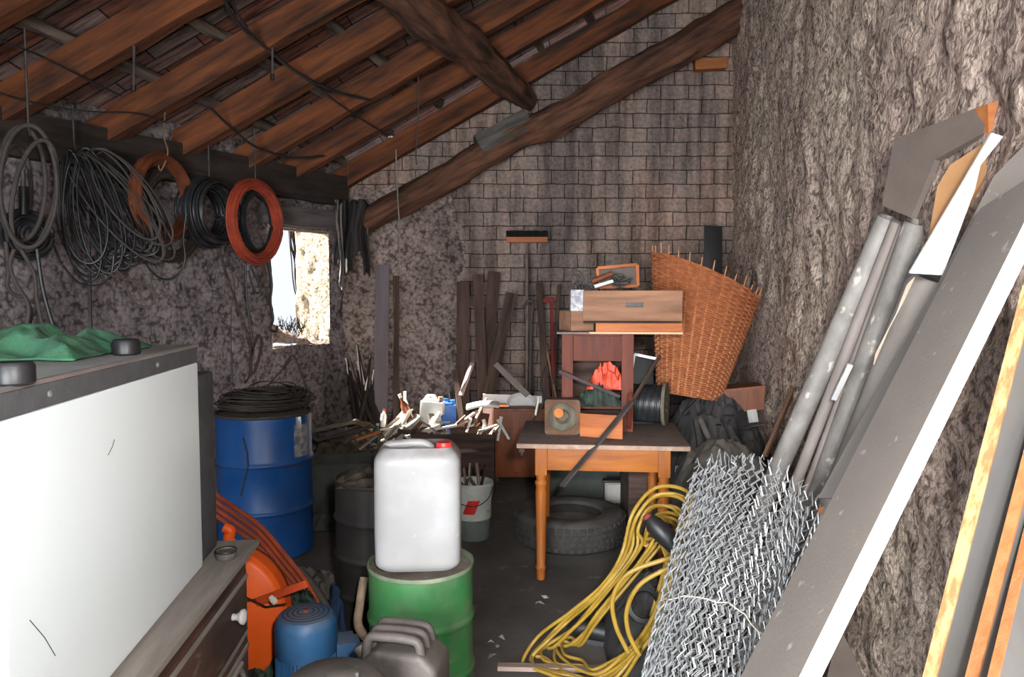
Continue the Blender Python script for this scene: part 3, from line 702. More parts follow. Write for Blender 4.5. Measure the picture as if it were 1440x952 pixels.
beam('bar', bar0, bar1, .014, .030, mat('red_orange_bar', (.62, .085, .02), (.42, .05, .015), rough=.5), parent=t)
w0, w1 = P(372, 826, 2.9), P(388, 850, 2.85)
MB().tube([bar0+V((-.05, 0, .0)), bar0+V((.04, .02, .015)), bar0+V((.12, .02, .02))], .003, 6).tube([bar0+V((-.05, 0, .02)), bar0+V((.04, -.02, -.012)), bar0+V((.12, -.02, .0))], .003, 6).build('wire', BLACK, t, world=True)
MB().lathe([(.012, 0), (.014, .015), (.009, .035), (0, .036)], 14, Matrix.Translation(P(388, 848, 2.82)) @ Matrix.Rotation(-.7, 4, 'Y')).build('nozzle', CREAM, t, world=True)
# orange handle above
t = thing('grip_handle', 'small orange grip sticking up behind the dresser corner', 'handle', P(326, 768, 3.1))
MB().tube(catmull([(0, 0, 0), (-.012, 0, .035), (-.004, 0, .066), (-.03, 0, .082)], 6), [.024]*10+[.022]*9, 12).build('grip', ORANGE, t)
MB().tube([(0, 0, 0), (.02, .01, -.18), (.03, .02, -.60)], .011, 10).build('rod', STEEL, t)

# red-orange hoses sweeping down in front of the blue drum
hp = [(296, 690, 3.55), (330, 712, 3.5), (368, 742, 3.42), (402, 780, 3.35), (428, 815, 3.28), (452, 858, 3.22), (470, 905, 3.2)]
desc = ['uppermost', 'second', 'third', 'lowest']
for k in range(4):
    pts = [P(x-2*k, y+8.5*k+(2 if i % 2 else 0), Yd+.03*k) for i, (x, y, Yd) in enumerate(hp)]
    pts[-1].z = max(.02, pts[-1].z)
    tag(MB().tube(catmull(pts, 6), .0115, 8).build('hose', REDHOSE), 'red orange hose sweeping down before the blue drum, '+desc[k]+' of the four strands', 'hose', 'red orange hoses')
hp = [(420, 800, 3.42), (445, 830, 3.38), (462, 862, 3.35), (480, 905, 3.3), (505, 930, 3.25)]
tag(MB().tube(catmull([P(*q) for q in hp], 6), .020, 10).build('hose', GRHOSE), 'thick grey brown hose running down beside the black drum', 'hose')
hp = [(512, 812, 3.15), (506, 850, 3.1), (504, 880, 3.05), (520, 905, 3.0), (535, 935, 2.98), (540, 960, 3.05)]
tag(MB().tube(catmull([P(*q) for q in hp], 6), .019, 10).build('hose', mat('beige_hose', (.36, .27, .18), (.2, .15, .1), scale=16)), 'pale beige ribbed hose end between the black and green drums', 'hose')

# clutter on the floor between the drums
def crate(name, label, cat, px, py, Y, sx, sy, sz, m, rz=0, z=None, slats=True):
    c = P(px, py, Y) if py else P(px, 476, Y); z = c.z if z is None else z
    t = thing(name, label, cat, (c.x, Y, z), rz)
    th = .014
    MB().box((sx, th, sz), (0, -sy/2, sz/2), .002).build('front_panel', m, t); MB().box((sx, th, sz), (0, sy/2, sz/2), .002).build('back_panel', m, t)
    for s_ in (-1, 1): MB().box((th, sy-th, sz), (s_*(sx/2-th/2), 0, sz/2), .002).build('side_panel', m, t)
    MB().box((sx-th, sy-th, th), (0, 0, th/2), .002).build('bottom_panel', m, t)
    return t
crate('crate', 'dark greenish crate on the floor behind the blue drum', 'crate', 470, 0, 5.35, .52, .34, .42, FLOORJ, .1, 0)
cloth('sacking', -1.30, 5.25, .0, .5, .5, .10, FLOORJ, seed=41, label='dark crumpled sacking on the floor beside the dark crate', cat='sack')
cloth('sacking', -1.05, 3.75, 0, .50, .8, .16, TARPG, seed=43, label='grey dusty sheet on the floor at the foot of the blue drum', cat='cloth')
cloth('netting', -.93, 3.12, 0, .34, .45, .34, mat('green_black_net', (.035, .075, .05), (.010, .012, .012), scale=26, contrast=.06, spots=((.16, .04, .03), 17, .66)), seed=47, freq=9, label='dark tangled netting with green specks behind the orange guard', cat='netting')
cloth('blue_bag', -.86, 3.50, 0, .16, .14, .22, mat('dark_blue_bag', (.02, .05, .13), (.01, .015, .03), scale=14), seed=49, freq=9, label='dark blue bag standing beside the black drum', cat='bag')

# ------------------------------------------------------------------ table
TR = math.radians(-5)
t = thing('table', 'ochre wooden table with turned legs and a dusty top', 'table', (.53, 4.42, 0), TR)
TW, TD, TH_ = .95, .74, .79
MB().box((TW, TD, .026), (0, 0, TH_-.013), .005).build('tabletop', TABTOP, t)
MB().box((TW-.004, .006, .024), (0, -TD/2-.002, TH_-.014), .002).build('edge_strip', mat('worn_edge', (.52, .36, .27), (.33, .22, .17), scale=20), t)
AX, AY = .34, .30
for s_ in (-1, 1): MB().box((2*AX, .022, .135), (.0, s_*AY, TH_-.026-.0675), .002).build('apron', OCHRE_X, t)
for s_ in (-1, 1): MB().box((.022, 2*AY, .135), (s_*AX, 0, TH_-.026-.0675), .002).build('apron', OCHRE_X, t)
for sx in (-1, 1):
    for sy in (-1, 1):
        M_ = Matrix.Translation((sx*AX, sy*AY, 0))
        MB().box((.066, .066, .16), (0, 0, TH_-.026-.08), .004, M_).lathe([(.024, 0), (.027, .03), (.026, .055), (.031, .062), (.031, .078), (.025, .086), (.029, .30), (.033, .50), (.029, .535), (.036, .548), (.036, .562), (.028, .575), (.032, .602), (.032, .61)], 24, M_).build('leg', OCHRE_Z, t)
ZT = TH_+.001
def ont(px, py, dz=0): return PZ(px, py, ZT+dz)

# things standing on the table -------------------------------------------------
# red-brown open cabinet
CX, CY = .525, 4.60; CW, CH, CD = .425, .585, .30
t = thing('open_cabinet', 'red brown open-fronted wooden cabinet standing on the table under the drawers', 'cabinet', (CX, CY, ZT), TR)
MB().box((.066, .03, CH), (-CW/2+.033, -CD/2, CH/2), .003).build('front_post', REDWOOD, t)
MB().box((.070, .03, CH), (CW/2-.035, -CD/2, CH/2), .003).build('front_post', REDWOOD, t)
MB().box((CW-.136, .022, .15), (0, -CD/2, CH-.085), .002).build('front_rail', REDWOOD, t)
MB().box((CW, CD, .018), (0, .01, CH-.009), .002).build('top_panel', REDWOOD, t)
MB().box((CW-.03, CD-.02, .015), (0, .01, .14), .002).build('shelf', REDWOOD, t)
for s_ in (-1, 1): MB().box((.014, CD-.02, CH-.02), (s_*(CW/2-.007), .01, CH/2-.01), .001).build('side_panel', REDWOOD, t)
MB().box((CW-.03, .012, CH-.02), (0, CD/2, CH/2-.01), .001).build('back_panel', DARKPL, t)
o = cloth('plastic_bag', CX+.05, CY-.075, ZT+.245, .24, .12, .16, mat('orange_bag', (.80, .10, .035), (.50, .04, .02), scale=14, rough=.45, spots=((.65, .5, .5), 9, .70), bump=.3), seed=61, freq=14, rz=TR, label='crumpled bright orange plastic bag inside the red brown cabinet', cat='bag', thick=0)
o = cloth('folded_cloth', CX+.0, CY-.10, ZT+.150, .30, .17, .13, mat('dark_green_cloth', (.035, .075, .045), (.028, .022, .026), scale=9, rough=.7), seed=63, freq=9, rz=TR+.12, label='dark folded cloth with green parts under the orange bag', cat='cloth', thick=0)
tag(beam('metal_bar', P(786, 522, 4.40), P(872, 558, 4.36), .012, .020, mat('purplish_bar', (.10, .07, .08), (.05, .035, .04))), 'thin dark bar lying across the front of the open cabinet', 'bar')
tag(beam('pine_board', ont(816, 597, .070), ont(876, 601, .070), .02, .135, PINE_OR), 'pale orange pine board on edge before the red brown cabinet', 'board')
# small square ventilator box
vc = ont(792, 612)
t = thing('fan_box', 'small square brown box with round dish front on the table corner', 'box', (vc.x, vc.y+.06, ZT), TR)
S = .208
brn = mat('box_brown', (.21, .105, .055), (.105, .052, .032), scale=12, rough=.8, dust=.3)
M_ = Matrix.Translation((0, -.05, S/2)) @ Matrix.Rotation(PI/2, 4, 'X')
mb = MB(); k = 48; outer = []
for q in range(k):
    a = 2*PI*(q+.5)/k; ca, sa = math.cos(a), math.sin(a); s_ = (S/2)/max(abs(ca), abs(sa)); outer.append((ca*s_, sa*s_, 0))
inner = [(.086*math.cos(2*PI*(q+.5)/k), .086*math.sin(2*PI*(q+.5)/k), 0) for q in range(k)]
back = [(x, y, -.10) for x, y, z in outer]
mb.add(outer+inner+back, [(q, (q+1) % k, (q+1) % k+k, q+k) for q in range(k)]+[(q, q+2*k, (q+1) % k+2*k, (q+1) % k) for q in range(k)]+[tuple(2*k+q for q in range(k))], M_)
mb.build('case', brn, t)
MB(True).lathe([(.086, 0), (.080, -.012), (.060, -.022), (.045, -.020), (.030, -.045), (0, -.05)], 48, M_, cap=False).build('dish', SPOOLW, t)
MB().lathe([(.030, 0), (.028, .006), (0, .008)], 30, M_ @ Matrix.Translation((-.022, .022, -.020))).build('disc', ORANGE if False else mat('orange_wood_disc', (.62, .22, .06), (.45, .14, .04)), t)
for sx in (-1, 1):
    for sy in (-1, 1): MB().box((.014, .014, .004), (0, 0, 0), .001, M_ @ Matrix.Translation((sx*S*.43, sy*S*.43, .001))).build('corner_screw', STEEL, t)
# cable spool
sc_ = ont(914, 603)
t = thing('cable_spool', 'grey wooden cable spool wound with dark wire on the table', 'spool', (sc_.x, sc_.y+.12, ZT+.140), TR-.25)
RX = Matrix.Rotation(PI/2, 4, 'Y')
for s_, nm in ((-1, 'flange'), (1, 'flange')):
    MB().lathe([(0, -.010), (.136, -.010), (.138, -.006), (.138, .006), (.136, .010), (0, .010)], 44, Matrix.Translation((s_*.115, 0, 0)) @ RX).build(nm, SPOOLW, t)
mb = MB().lathe([(.095, -.105), (.095, .105)], 40, RX, cap=False)
pts = [((-.102+.204*(q/560)), .105*math.cos(q*2*PI/20), .105*math.sin(q*2*PI/20)) for q in range(561)]
mb.tube(pts, .006, 6); mb.tube([(x*.96+.004*math.sin(i), y*1.09, z*1.09) for i, (x, y, z) in enumerate(pts[::1])], .0055, 6)
mb.build('wire_winding', DKCO, t)
MB().lathe([(.018, -.015), (.018, .014), (.008, .016), (0, .016)], 16, Matrix.Translation((.115, 0, 0)) @ RX).build('hub', STEEL, t)
for q in range(4): MB().lathe([(.006, .010), (.005, .014), (0, .015)], 10, Matrix.Translation((.115, .06*math.cos(q*PI/2+.5), .06*math.sin(q*PI/2+.5))) @ RX).build('bolt', STEEL, t)
# white angle frame leaning behind the spool
t = thing('angle_bracket', 'thin white metal angle frame standing behind the cable spool', 'frame', P(890, 540, 4.62))
a, b, c = P(886, 535, 4.62), P(892, 498, 4.62), P(926, 505, 4.56)
beam('frame_bar', a, b, .012, .018, WHITEPL, parent=t); beam('frame_bar', b, c, .012, .018, WHITEPL, parent=t)
q0 = P(886, 600, 4.62); q0.z = ZT
beam('frame_bar', q0, a, .012, .018, STEEL, parent=t)
tag(beam('metal_plate', V((.80, 4.70, ZT)), V((.80, 4.74, ZT+.42)), .20, .006, BLACK), 'black metal plate standing between the cabinet and the wicker basket', 'plate')
# rusty lever bar
tag(beam('steel_lever', P(790, 684, 3.92), P(888, 566, 4.22), .012, .040, STEEL, up=(0, 1, .3), wob=.002), 'long dusty flat steel bar slanting across the table front', 'bar')
tag(beam('rod', P(888, 566, 4.3), P(928, 500, 4.55), .014, .020, DARKPL), 'thin dark brown stick slanting up behind the cable spool', 'stick')
tag(beam('post', P(877, 600, 4.25), P(877, 545, 4.28), .03, .045, REDWOOD) if False else beam('wooden_strip', ont(884, 606), P(886, 556, 4.28), .03, .040, REDWOOD), 'short upright red brown strip between the cabinet and the spool', 'strip')
# two drawers resting on the cabinet
def drawer(name, label, x0, x1, y0, y1, Y, depth, m, slot=True, z0=None, rz=TR, lip=False):
    a, b = P(x0, y1, Y), P(x1, y1, Y); tz = P(x0, y0, Y).z; W = (b-a).length; z = a.z if z0 is None else z0; H = tz-a.z
    t = thing(name, label, 'drawer', ((a.x+b.x)/2, Y, z), rz)
    MB().box((W, .020, H), (0, .0, H/2), .003).build('front_panel', m, t)
    for s_ in (-1, 1): MB().box((.014, depth, H*.92), (s_*(W/2-.02), depth/2, H*.46), .002).build('side_panel', m, t)
    MB().box((W-.04, .012, H*.92), (0, depth, H*.46), .002).build('back_panel', m, t)
    MB().box((W-.04, depth, .008), (0, depth/2, .012), .001).build('bottom_panel', m, t)
    if slot: MB().box((.092, .006, .020), (.012, -.011, H*.53), .002).box((.105, .004, .030), (.012, -.0105, H*.53), .002).build('pull', STEEL, t)
    if lip: MB().box((W+.06, .030, .012), (-.03, -.012, .000), .002).build('lip', mat('pale_edge', (.75, .52, .34), (.6, .4, .25)), t)
    return t, H
zc_ = ZT+CH
t1, h1 = drawer('wooden_tray', 'orange pine drawer or tray lying on the red brown cabinet, the lower of two', 838, 958, 459, 473, 4.44, .26, PINE_OR, slot=False, z0=zc_+.008, lip=True)
z2 = zc_+.008+h1+.010
t2, h2 = drawer('wooden_tray', 'weathered pine drawer with metal pull, stacked topmost over the cabinet', 820, 958, 409, 452, 4.46, .27, PINE_OLD, z0=z2)
tag(beam('drawer_slat', V((.43, 4.50, z2-.006)), V((1.0, 4.45, z2-.006)), .16, .008, DARKPL), 'thin dark slat between the two stacked drawers', 'slat')
tag(beam('grey_board', V((.27, 4.53, zc_+.009)), V((.46, 4.52, zc_+.009)), .26, .010, GALVB), 'small grey board lying on the corner of the red brown cabinet', 'board')
bw = thing('wooden_box', 'brown wooden box end beside the two drawers', 'box', (.395, 4.60, zc_+.016), .35)
MB().box((.15, .02, .12), (0, -.08, .06), .003).build('front_panel', PINE_OLD, bw); MB().box((.15, .02, .12), (0, .08, .06), .003).build('back_panel', PINE_OLD, bw)
for s_ in (-1, 1): MB().box((.014, .14, .12), (s_*.068, 0, .06), .002).build('side_panel', PINE_OLD, bw)
MB().box((.13, .14, .01), (0, 0, .006), .002).build('bottom_panel', PINE_OLD, bw)
a, b = P(803, 440, 4.56), P(818, 440, 4.56)
tag(beam('carton', V((a.x-.005, 4.57, zc_+.20)), V((b.x+.01, 4.57, zc_+.20)), .09, .13, mat('printed_card', (.62, .60, .60), (.30, .30, .36), scale=34, contrast=.08)), 'small pale printed carton on the brown box end', 'carton')
# top of the stack: little frame, tube, scrap
zt3 = z2+h2
tf = thing('picture_frame', 'small orange wooden frame standing on the topmost drawer', 'frame', P(868, 404, 4.62))
for p0, p1 in (((840, 377), (896, 372)), ((896, 372), (897, 402)), ((840, 377), (842, 405)), ((842, 404), (897, 402))):
    beam('frame_bar', P(*p0, 4.64), P(*p1, 4.64), .014, .020, PINE_OR, parent=tf)
MB().prism([P(843, 380, 4.66), P(894, 375, 4.66), P(895, 400, 4.66), P(844, 403, 4.66)], (0, .006, 0)).build('back_board', BROWNB, tf, world=True)
tag(MB().tube([P(836, 403, 4.50), P(862, 395, 4.50)], .011, 12).build('white_tube', WHITEPL), 'short white tube lying on the topmost drawer', 'tube')
tag(MB().tube([P(832, 396, 4.54), P(860, 385, 4.54)], .016, 12).build('copper_tube', COP), 'short orange brown tube above the white tube on the drawers', 'tube')
tag(coil('wire_tangle', P(822, 397, 4.62), .05, .03, STEEL, 9, .004, seed=9, tilt=Matrix.Rotation(1.2, 4, 'X'), loose=2), 'small tangle of grey wire on top of the brown box', 'wire')
tag(coil('wire_tangle', P(872, 397, 4.55), .035, .02, STEEL, 7, .004, seed=19, tilt=Matrix.Rotation(.4, 4, 'X'), loose=2), 'small tangle of metal bits against the little frame', 'wire')

# ------------------------------------------------------------------ wicker basket
b0, b1 = P(968, 556, 4.95), P(996, 388, 5.02)
t = thing('wicker_basket', 'tall tapering orange brown wicker basket with stake tips round its rim', 'basket', b0)
ax = (b1-b0); HB = ax.length; Rb = frame_to(b0, b1, (0, 1, 0))      # x axis = basket axis
def bas(a, h, off=0, wav=True):
    ry = (.205+(.375-.205)*h)+off; rx = (.15+(.25-.15)*h)+off
    top = HB*(1.0+.10*math.cos(a-.35*PI)*0)
    p = V((h*HB, math.cos(a)*ry, math.sin(a)*rx))
    return b0+(Rb.to_3x3() @ p)
mb = MB(); NS = 30; rows = 56
for k in range(rows):
    h = k/rows; hh_ = 1.0
    pts = []
    for q in range(NS*4):
        a = 2*PI*q/(NS*4)
        hm = 1-.12*math.cos(a)      # rim drops towards the wall
        pts.append(bas(a, min(1, h*1.0)*hm, .0085*math.sin(q*PI/4+(k % 2)*PI+ (0 if q % 2 == 0 else 0)), True))
    mb.tube(pts, .0082, 5, closed=True)
mb.build('weave', WICK, t, world=True)
mb = MB()
for s_ in range(NS):
    a = 2*PI*s_/NS; hm = 1-.12*math.cos(a)
    ext = .03+.045*random.random()
    mb.tube([bas(a, 0), bas(a, .5*hm), bas(a, hm+ext)], [.008, .008, .004], 6)
mb.build('stakes', mat('wicker_stakes', (.62, .30, .14), (.34, .14, .06), scale=20), t, world=True)
MB().add([bas(2*PI*q/40, .01) for q in range(40)], [tuple(range(40))]).build('bottom', WICK, t, world=True)

# ------------------------------------------------------------------ the dark pile by the roughcast wall
def mound(name, x0, x1, y0, y1, zb, zt, m, seed, label, cat, freq=4, pw=.7, nu=80, nv=80, am=.10):
    def f(u, v):
        x = x0+(x1-x0)*u; y = y0+(y1-y0)*v
        e = (max(0, math.sin(PI*u))**pw)*(max(0, math.sin(PI*v))**pw)
        z = zb+(zt-zb)*e+am*(1-2*abs(fbm(x*freq, y*freq, seed)))*e+.02*fbm(x*15, y*15, seed)*e
        return (x, y, max(zb, z))
    return tag(MB().grid(f, nu, nv).build(name, m), label, cat)
mound('tarpaulin', .82, 1.62, 3.65, 4.75, 0, .74, TARPG, 71, 'grey dusty tarpaulin heaped behind the wire fencing roll', 'tarpaulin', pw=.45, am=.07)
mound('tarpaulin', .98, 1.72, 4.62, 5.35, 0, .90, TARP, 73, 'dark crumpled plastic sheet heaped under the wicker basket', 'tarpaulin', pw=.30, am=.09, freq=6)
tag(beam('metal_tube', P(986, 640, 4.55), P(1006, 600, 4.6) if False else P(978, 588, 4.75), .03, .03, STEEL), 'grey steel tube poking out below the wicker basket', 'tube')
tag(MB().tube([P(1010, 645, 4.45), P(985, 590, 4.62)], .019, 12).build('pipe', mat('pipe_grey', (.15, .125, .12), (.09, .075, .07))), 'short grey brown pipe standing in the dark heap below the basket', 'pipe')
dr = thing('wooden_box', 'dark red brown drawer front lying on the dark sheets against the rough wall', 'drawer', P(1045, 580, 4.9), .0)
MB().prism([P(1016, 548, 4.9), P(1076, 542, 4.84), P(1074, 576, 4.84), P(1014, 582, 4.9)], (0, .02, 0)).build('front_panel', CABWOOD, dr, world=True)
MB().prism([P(1016, 548, 4.9), P(1074, 543, 4.84), P(1066, 537, 5.10), P(1014, 541, 5.14)], (0, 0, -.012)).build('top_panel', CABWOOD, dr, world=True)
MB().prism([P(1002, 545, 5.05), P(1016, 548, 4.9), P(1014, 582, 4.9), P(1002, 578, 5.05)], (.012, 0, 0)).build('side_panel', FLOORJ, dr, world=True)
for k in range(7):
    x, y = 960+k*17+random.uniform(-4, 4), 590+random.uniform(-8, 14)
    c = P(x, y, 4.72+.05*random.random())
    beam_ = beam('plastic_strip', c, c+V((random.uniform(-.2, .2), random.uniform(-.1, .1), random.uniform(-.02, .12))), .03+.02*random.random(), .008, TARP)
    tag(beam_, 'black scrap strip among the dark sheets under the basket', 'scrap', 'black scraps under the basket')
tag(beam('pale_cup', P(1057, 576, 4.85), P(1060, 594, 4.83), .045, .045, WHITEPL), 'small white plastic piece below the red brown drawer front', 'scrap')
tag(MB().prism([P(950, 656, 4.5), P(978, 654, 4.5), P(962, 670, 4.45), P(949, 672, 4.45)], (0, .02, 0)).build('blue_sheet', mat('pale_blue', (.36, .50, .50), (.28, .38, .38))), 'pale blue sheet corner showing behind the right table leg', 'sheet')
bpost = tag(beam('black_sheet', P(1003, 390, 6.9), P(1003, 318, 6.95), .16, .02, BLACK), 'narrow black board standing in the corner behind the basket', 'board')
tag(beam('slat', P(1076, 640, 4.0), P(1117, 545, 4.3), .02, .03, PINE_OLD), 'thin yellowish slat leaning on the rough wall below the basket', 'slat')

# ------------------------------------------------------------------ under and behind the table
TC = P(801, 745, 4.86)
t = thing('tyre', 'dusty black truck tyre lying flat under the table', 'tyre', (TC.x, 4.84, .0), .3)
ro_, ri_, hw = .362, .205, .205
MB().lathe([(ri_, .03), (ri_+.012, .012), (.27, .002), (ro_-.03, .006), (ro_-.008, .025), (ro_, .05), (ro_, hw-.05), (ro_-.008, hw-.025), (ro_-.03, hw-.006), (.27, hw), (ri_+.012, hw-.010), (ri_, hw-.03), (ri_+.03, hw-.05), (ri_+.05, hw/2), (ri_+.03, .05), (ri_, .03)], 72, cap=False).build('carcass', RUBBER, t)
mb = MB()
for k in range(46):
    a = 2*PI*k/46
    for zz, tw in ((.042, .25), (.080, -.25), (.122, .25), (.163, -.25)):
        mb.box((.010, .034, .026), (ro_-.001, 0, 0), .003, Matrix.Translation((0, 0, zz)) @ Matrix.Rotation(a+(zz > .1)*.06, 4, 'Z') @ Matrix.Rotation(tw, 4, 'X'))
mb.build('tread', RUBBER, t)
# bedside cabinet standing behind
cp = P(730, 676, 6.25)
t = thing('bedside_cabinet', 'small varnished brown cabinet with white catch behind the table', 'cabinet', (.0625, 6.40, 0), 0)
zt_ = P(730, 577, 6.2).z; Wc = .44
MB().box((Wc, .34, zt_-.05), (0, .05, .05+(zt_-.05)/2), .005).build('body', CABWOOD, t)
MB().box((.012, .02, zt_-.06), (-Wc/2-.003, -.12, .05+(zt_-.05)/2), .003).build('edge_band', mat('pale_pink_edge', (.60, .40, .32), (.45, .28, .2)), t)
MB().box((.335, .012, zt_-.12), (-.02, -.126, .04+(zt_)/2), .003).build('door', CABWOOD, t)
MB().box((.045, .016, .03), (.02, -.138, P(733, 634, 6.25).z), .004).lathe([(.010, 0), (.010, .04), (0, .042)], 12, Matrix.Translation((.02, -.14, P(733, 634, 6.25).z-.04))).build('catch', CREAM, t)
for sx in (-1, 1):
    for sy in (-1, 1): MB().box((.03, .03, .06), (sx*.19, .05+sy*.14, .03), .002).build('leg', DARKPL, t)
# things under the table towards the back
gb = thing('grey_board', 'dark greenish grey board standing on edge behind the tyre', 'board', (.55, 5.55, 0))
MB().box((.52, .03, .56), (0, 0, .28), .004).build('panel', mat('green_grey_board', (.075, .085, .075), (.05, .055, .05), rough=.9), gb)
ob = thing('switch_box', 'small pale grey square box hanging open behind the tyre', 'box', P(866, 706, 5.3))
zz = P(866, 690, 5.3)
MB().box((.165, .06, .15), (0, 0, .075), .004).build('case', mat('pale_grey_box', (.30, .29, .26), (.2, .19, .17)), ob); MB().box((.135, .006, .115), (0, -.032, .078), .004).build('cover', mat('cover_grey', (.42, .41, .38), (.3, .29, .27)), ob)
MB().box((.19, .08, .016), (0, 0, .158), .003).build('flap', BLACK, ob)
crate('crate', 'brown wooden crate on the floor under the table end', 'crate', 905, 0, 5.05, .24, .36, .52, DARKPL, 0, 0)
ob2 = crate('crate', 'low brown box under the pale grey square box', 'crate', 866, 0, 5.34, .22, .16, P(866, 706, 5.3).z-.001, DARKPL, 0, 0)
# white bucket with red label
bk = P(664, 757, 4.75)
t = thing('bucket', 'white bucket with a red label and rubbish sticking out of it', 'bucket', (bk.x, 4.88, 0))
rb = .130
MB().lathe([(0, .0), (rb*.80, .0), (rb*.86, .02), (rb*.9, .16)], 36, cap=False).build('base', mat('grey_green_pot', (.16, .19, .18), (.11, .125, .12)), t)
hb = P(664, 676, 4.88).z
MB().lathe([(rb*.9, .16), (rb*1.0, hb-.03), (rb*1.04, hb-.028), (rb*1.04, hb-.012), (rb*1.0, hb), (rb*.95, hb-.002), (rb*.93, .14)], 36, cap=False).build('body', mat('dirty_white_plastic', (.55, .57, .54), (.38, .40, .38), scale=9, spots=((.25, .27, .25), 12, .66)), t)
def red(u, v):
    a = -PI/2-.35+.62*u+.3*(v-.5); return (rb*.985*math.cos(a), rb*.985*math.sin(a)-.003, hb-.19+.09*v)
MB().grid(red, 8, 5).build('label', RED, t)
MB().tube(catmull([(-rb, 0, hb-.03), (-rb*.7, -rb*.9, hb-.11), (.02, -rb*1.15, hb-.13), (rb*.8, -rb*.8, hb-.09), (rb, 0, hb-.03)], 6), .003, 6).build('bail', BLACK, t)
for k in range(9):
    a = random.random()*6; p0 = V((bk.x+.06*math.cos(a), 4.88+.06*math.sin(a), hb-.10)); p1 = p0+V((random.uniform(-.09, .09), random.uniform(-.05, .05), random.uniform(.10, .24)))
    tag(beam('scrap_stick', p0, p1, .012, .018, [DARKPL, PALEPL, STEEL][k % 3]), 'scrap stick poking out of the white bucket', 'stick', 'scrap in the white bucket')

# ------------------------------------------------------------------ against the back wall
YW = 7.05
t = thing('broom', 'broom standing head up against the block wall, orange wooden head with dark bristles', 'broom', P(740, 600, 6.95))
h0, h1 = P(712, 337, 7.14), P(770, 337, 7.14)
beam('head', h0, h1, .05, .050, PINE_OR, parent=t)
mb = MB()
for k in range(46):
    a = h0.lerp(h1, (k+.5)/46)
    for yy in (-.02, 0, .02): mb.tube([a+V((0, yy, .02)), a+V((random.uniform(-.006, .006), yy, .075+random.random()*.012))], .005, 4)
mb.build('bristles', BLACK, t, world=True)
MB().tube([P(741, 342, 7.12), P(741, 470, 7.04), P(740, 600, 6.95)-V((0, 0, .3))], .013, 10).build('handle', mat('broom_handle', (.22, .17, .15), (.12, .09, .08)), t, world=True)
plk = [(651, 396, 651, 640, 7.0, .115, 'dark weathered plank with a slanted top'), (672, 386, 682, 640, 6.95, .095, 'dark weathered plank with a ragged top edge'),
       (695, 382, 676, 640, 7.08, .110, 'tall dark weathered plank, the tallest of the leaning ones'), (719, 412, 668, 640, 6.86, .10, 'dark plank with two notches, leaning aslant'),
       (640, 520, 655, 640, 6.8, .05, 'short brown plank at the foot of the leaning planks')]
for x0, y0, x1, y1, Yp, wd, lb in plk:
    a, b = P(x1, y1, Yp-.28), P(x0, y0, Yp); b.y = min(b.y, 7.17)
    a = a+(a-b)*((a.z-.01)/max(.1, (b.z-a.z))) if a.z > .02 else a
    tag(beam('plank', a, b, wd, .022, DARKPL, up=(0, -1, .1), wob=.006), lb+' against the block wall', 'plank', 'old planks leaning on the block wall')
for x0, y0, x1, y1, wd, lb in ((758, 398, 768, 560, .06, 'narrow dark red brown slat beside the broom'), (786, 400, 780, 520, .03, 'thin dark rod standing behind the brown box'), (764, 470, 776, 530, .018, 'thin yellowish stick before the open cabinet'), (840, 356, 842, 400, .018, 'short dark rod end above the drawers'), (745, 430, 750, 600, .035, 'dark pole close beside the broom handle')):
    a, b = P(x1, y1, 6.9), P(x0, y0, 7.1)
    a = a+(a-b)*(a.z-.01)/(b.z-a.z)
    tag(beam('slat', a, b, wd, .02, mat('stick_yellow', (.40, .22, .10), (.25, .13, .06)) if wd == .018 and x0 == 764 else DARKPL, up=(0, -1, .1)), lb, 'slat')
t = thing('hammer_tool', 'red headed tool standing upright beside the open cabinet', 'tool', P(775, 520, 6.85))
redp = mat('dull_red', (.25, .03, .03), (.15, .02, .02))
beam('shaft', P(779, 520, 6.85)-V((0, 0, .70)), P(776, 424, 6.95), .03, .03, redp, parent=t); beam('head', P(764, 423, 6.95), P(780, 421, 6.95), .03, .04, redp, parent=t)
t = thing('crook_tool', 'dark hooked iron tool hanging beside the broom', 'tool', P(738, 430, 7.0))
MB().tube(catmull([P(737, 432, 7.0), P(741, 425, 7.0), P(748, 424, 7.0), P(749, 433, 7.0), P(747, 460, 6.98), P(744, 600, 6.9)], 6), .014, 8).build('hook', STEEL, t, world=True)
tag(beam('plank', P(557, 600, 6.75), P(557, 388, 6.98), .055, .03, DARKPL, up=(0, -1, .1)), 'thin dark upright plank standing against the rough plaster', 'plank')
tag(beam('board', P(535, 600, 6.82), P(538, 372, 7.02), .13, .015, mat('grey_lilac_board', (.19, .155, .165), (.12, .10, .11), stretch=(.2, 1, 1)), up=(0, -1, .1)), 'wide grey board standing in the corner by the window wall', 'board')
tag(beam('slat', P(697, 512, 6.6), P(742, 556, 6.4), .05, .02, mat('grey_pink_slat', (.33, .27, .25), (.2, .16, .15)), up=(0, -1, .4)), 'grey slat with a bright end slanting down to the white furniture', 'slat')
# bundle of sticks in the corner
for k in range(16):
    xb_ = 488+52*random.random(); top = 485+random.random()*70
    a = P(500+40*random.random(), 606, 6.62+.15*random.random()); b = P(xb_-8*random.random(), top, 6.85+.1*random.random())
    pts = catmull([a, a.lerp(b, .5)+V((random.uniform(-.03, .03), 0, 0)), b], 3)
    tag(MB().tube(pts, [.026*(1-.6*i/(len(pts)-1)) for i in range(len(pts))], 6).build('branch', TWIG), 'dark branch in the bundle standing below the window corner', 'branch', 'branches bundled in the corner')

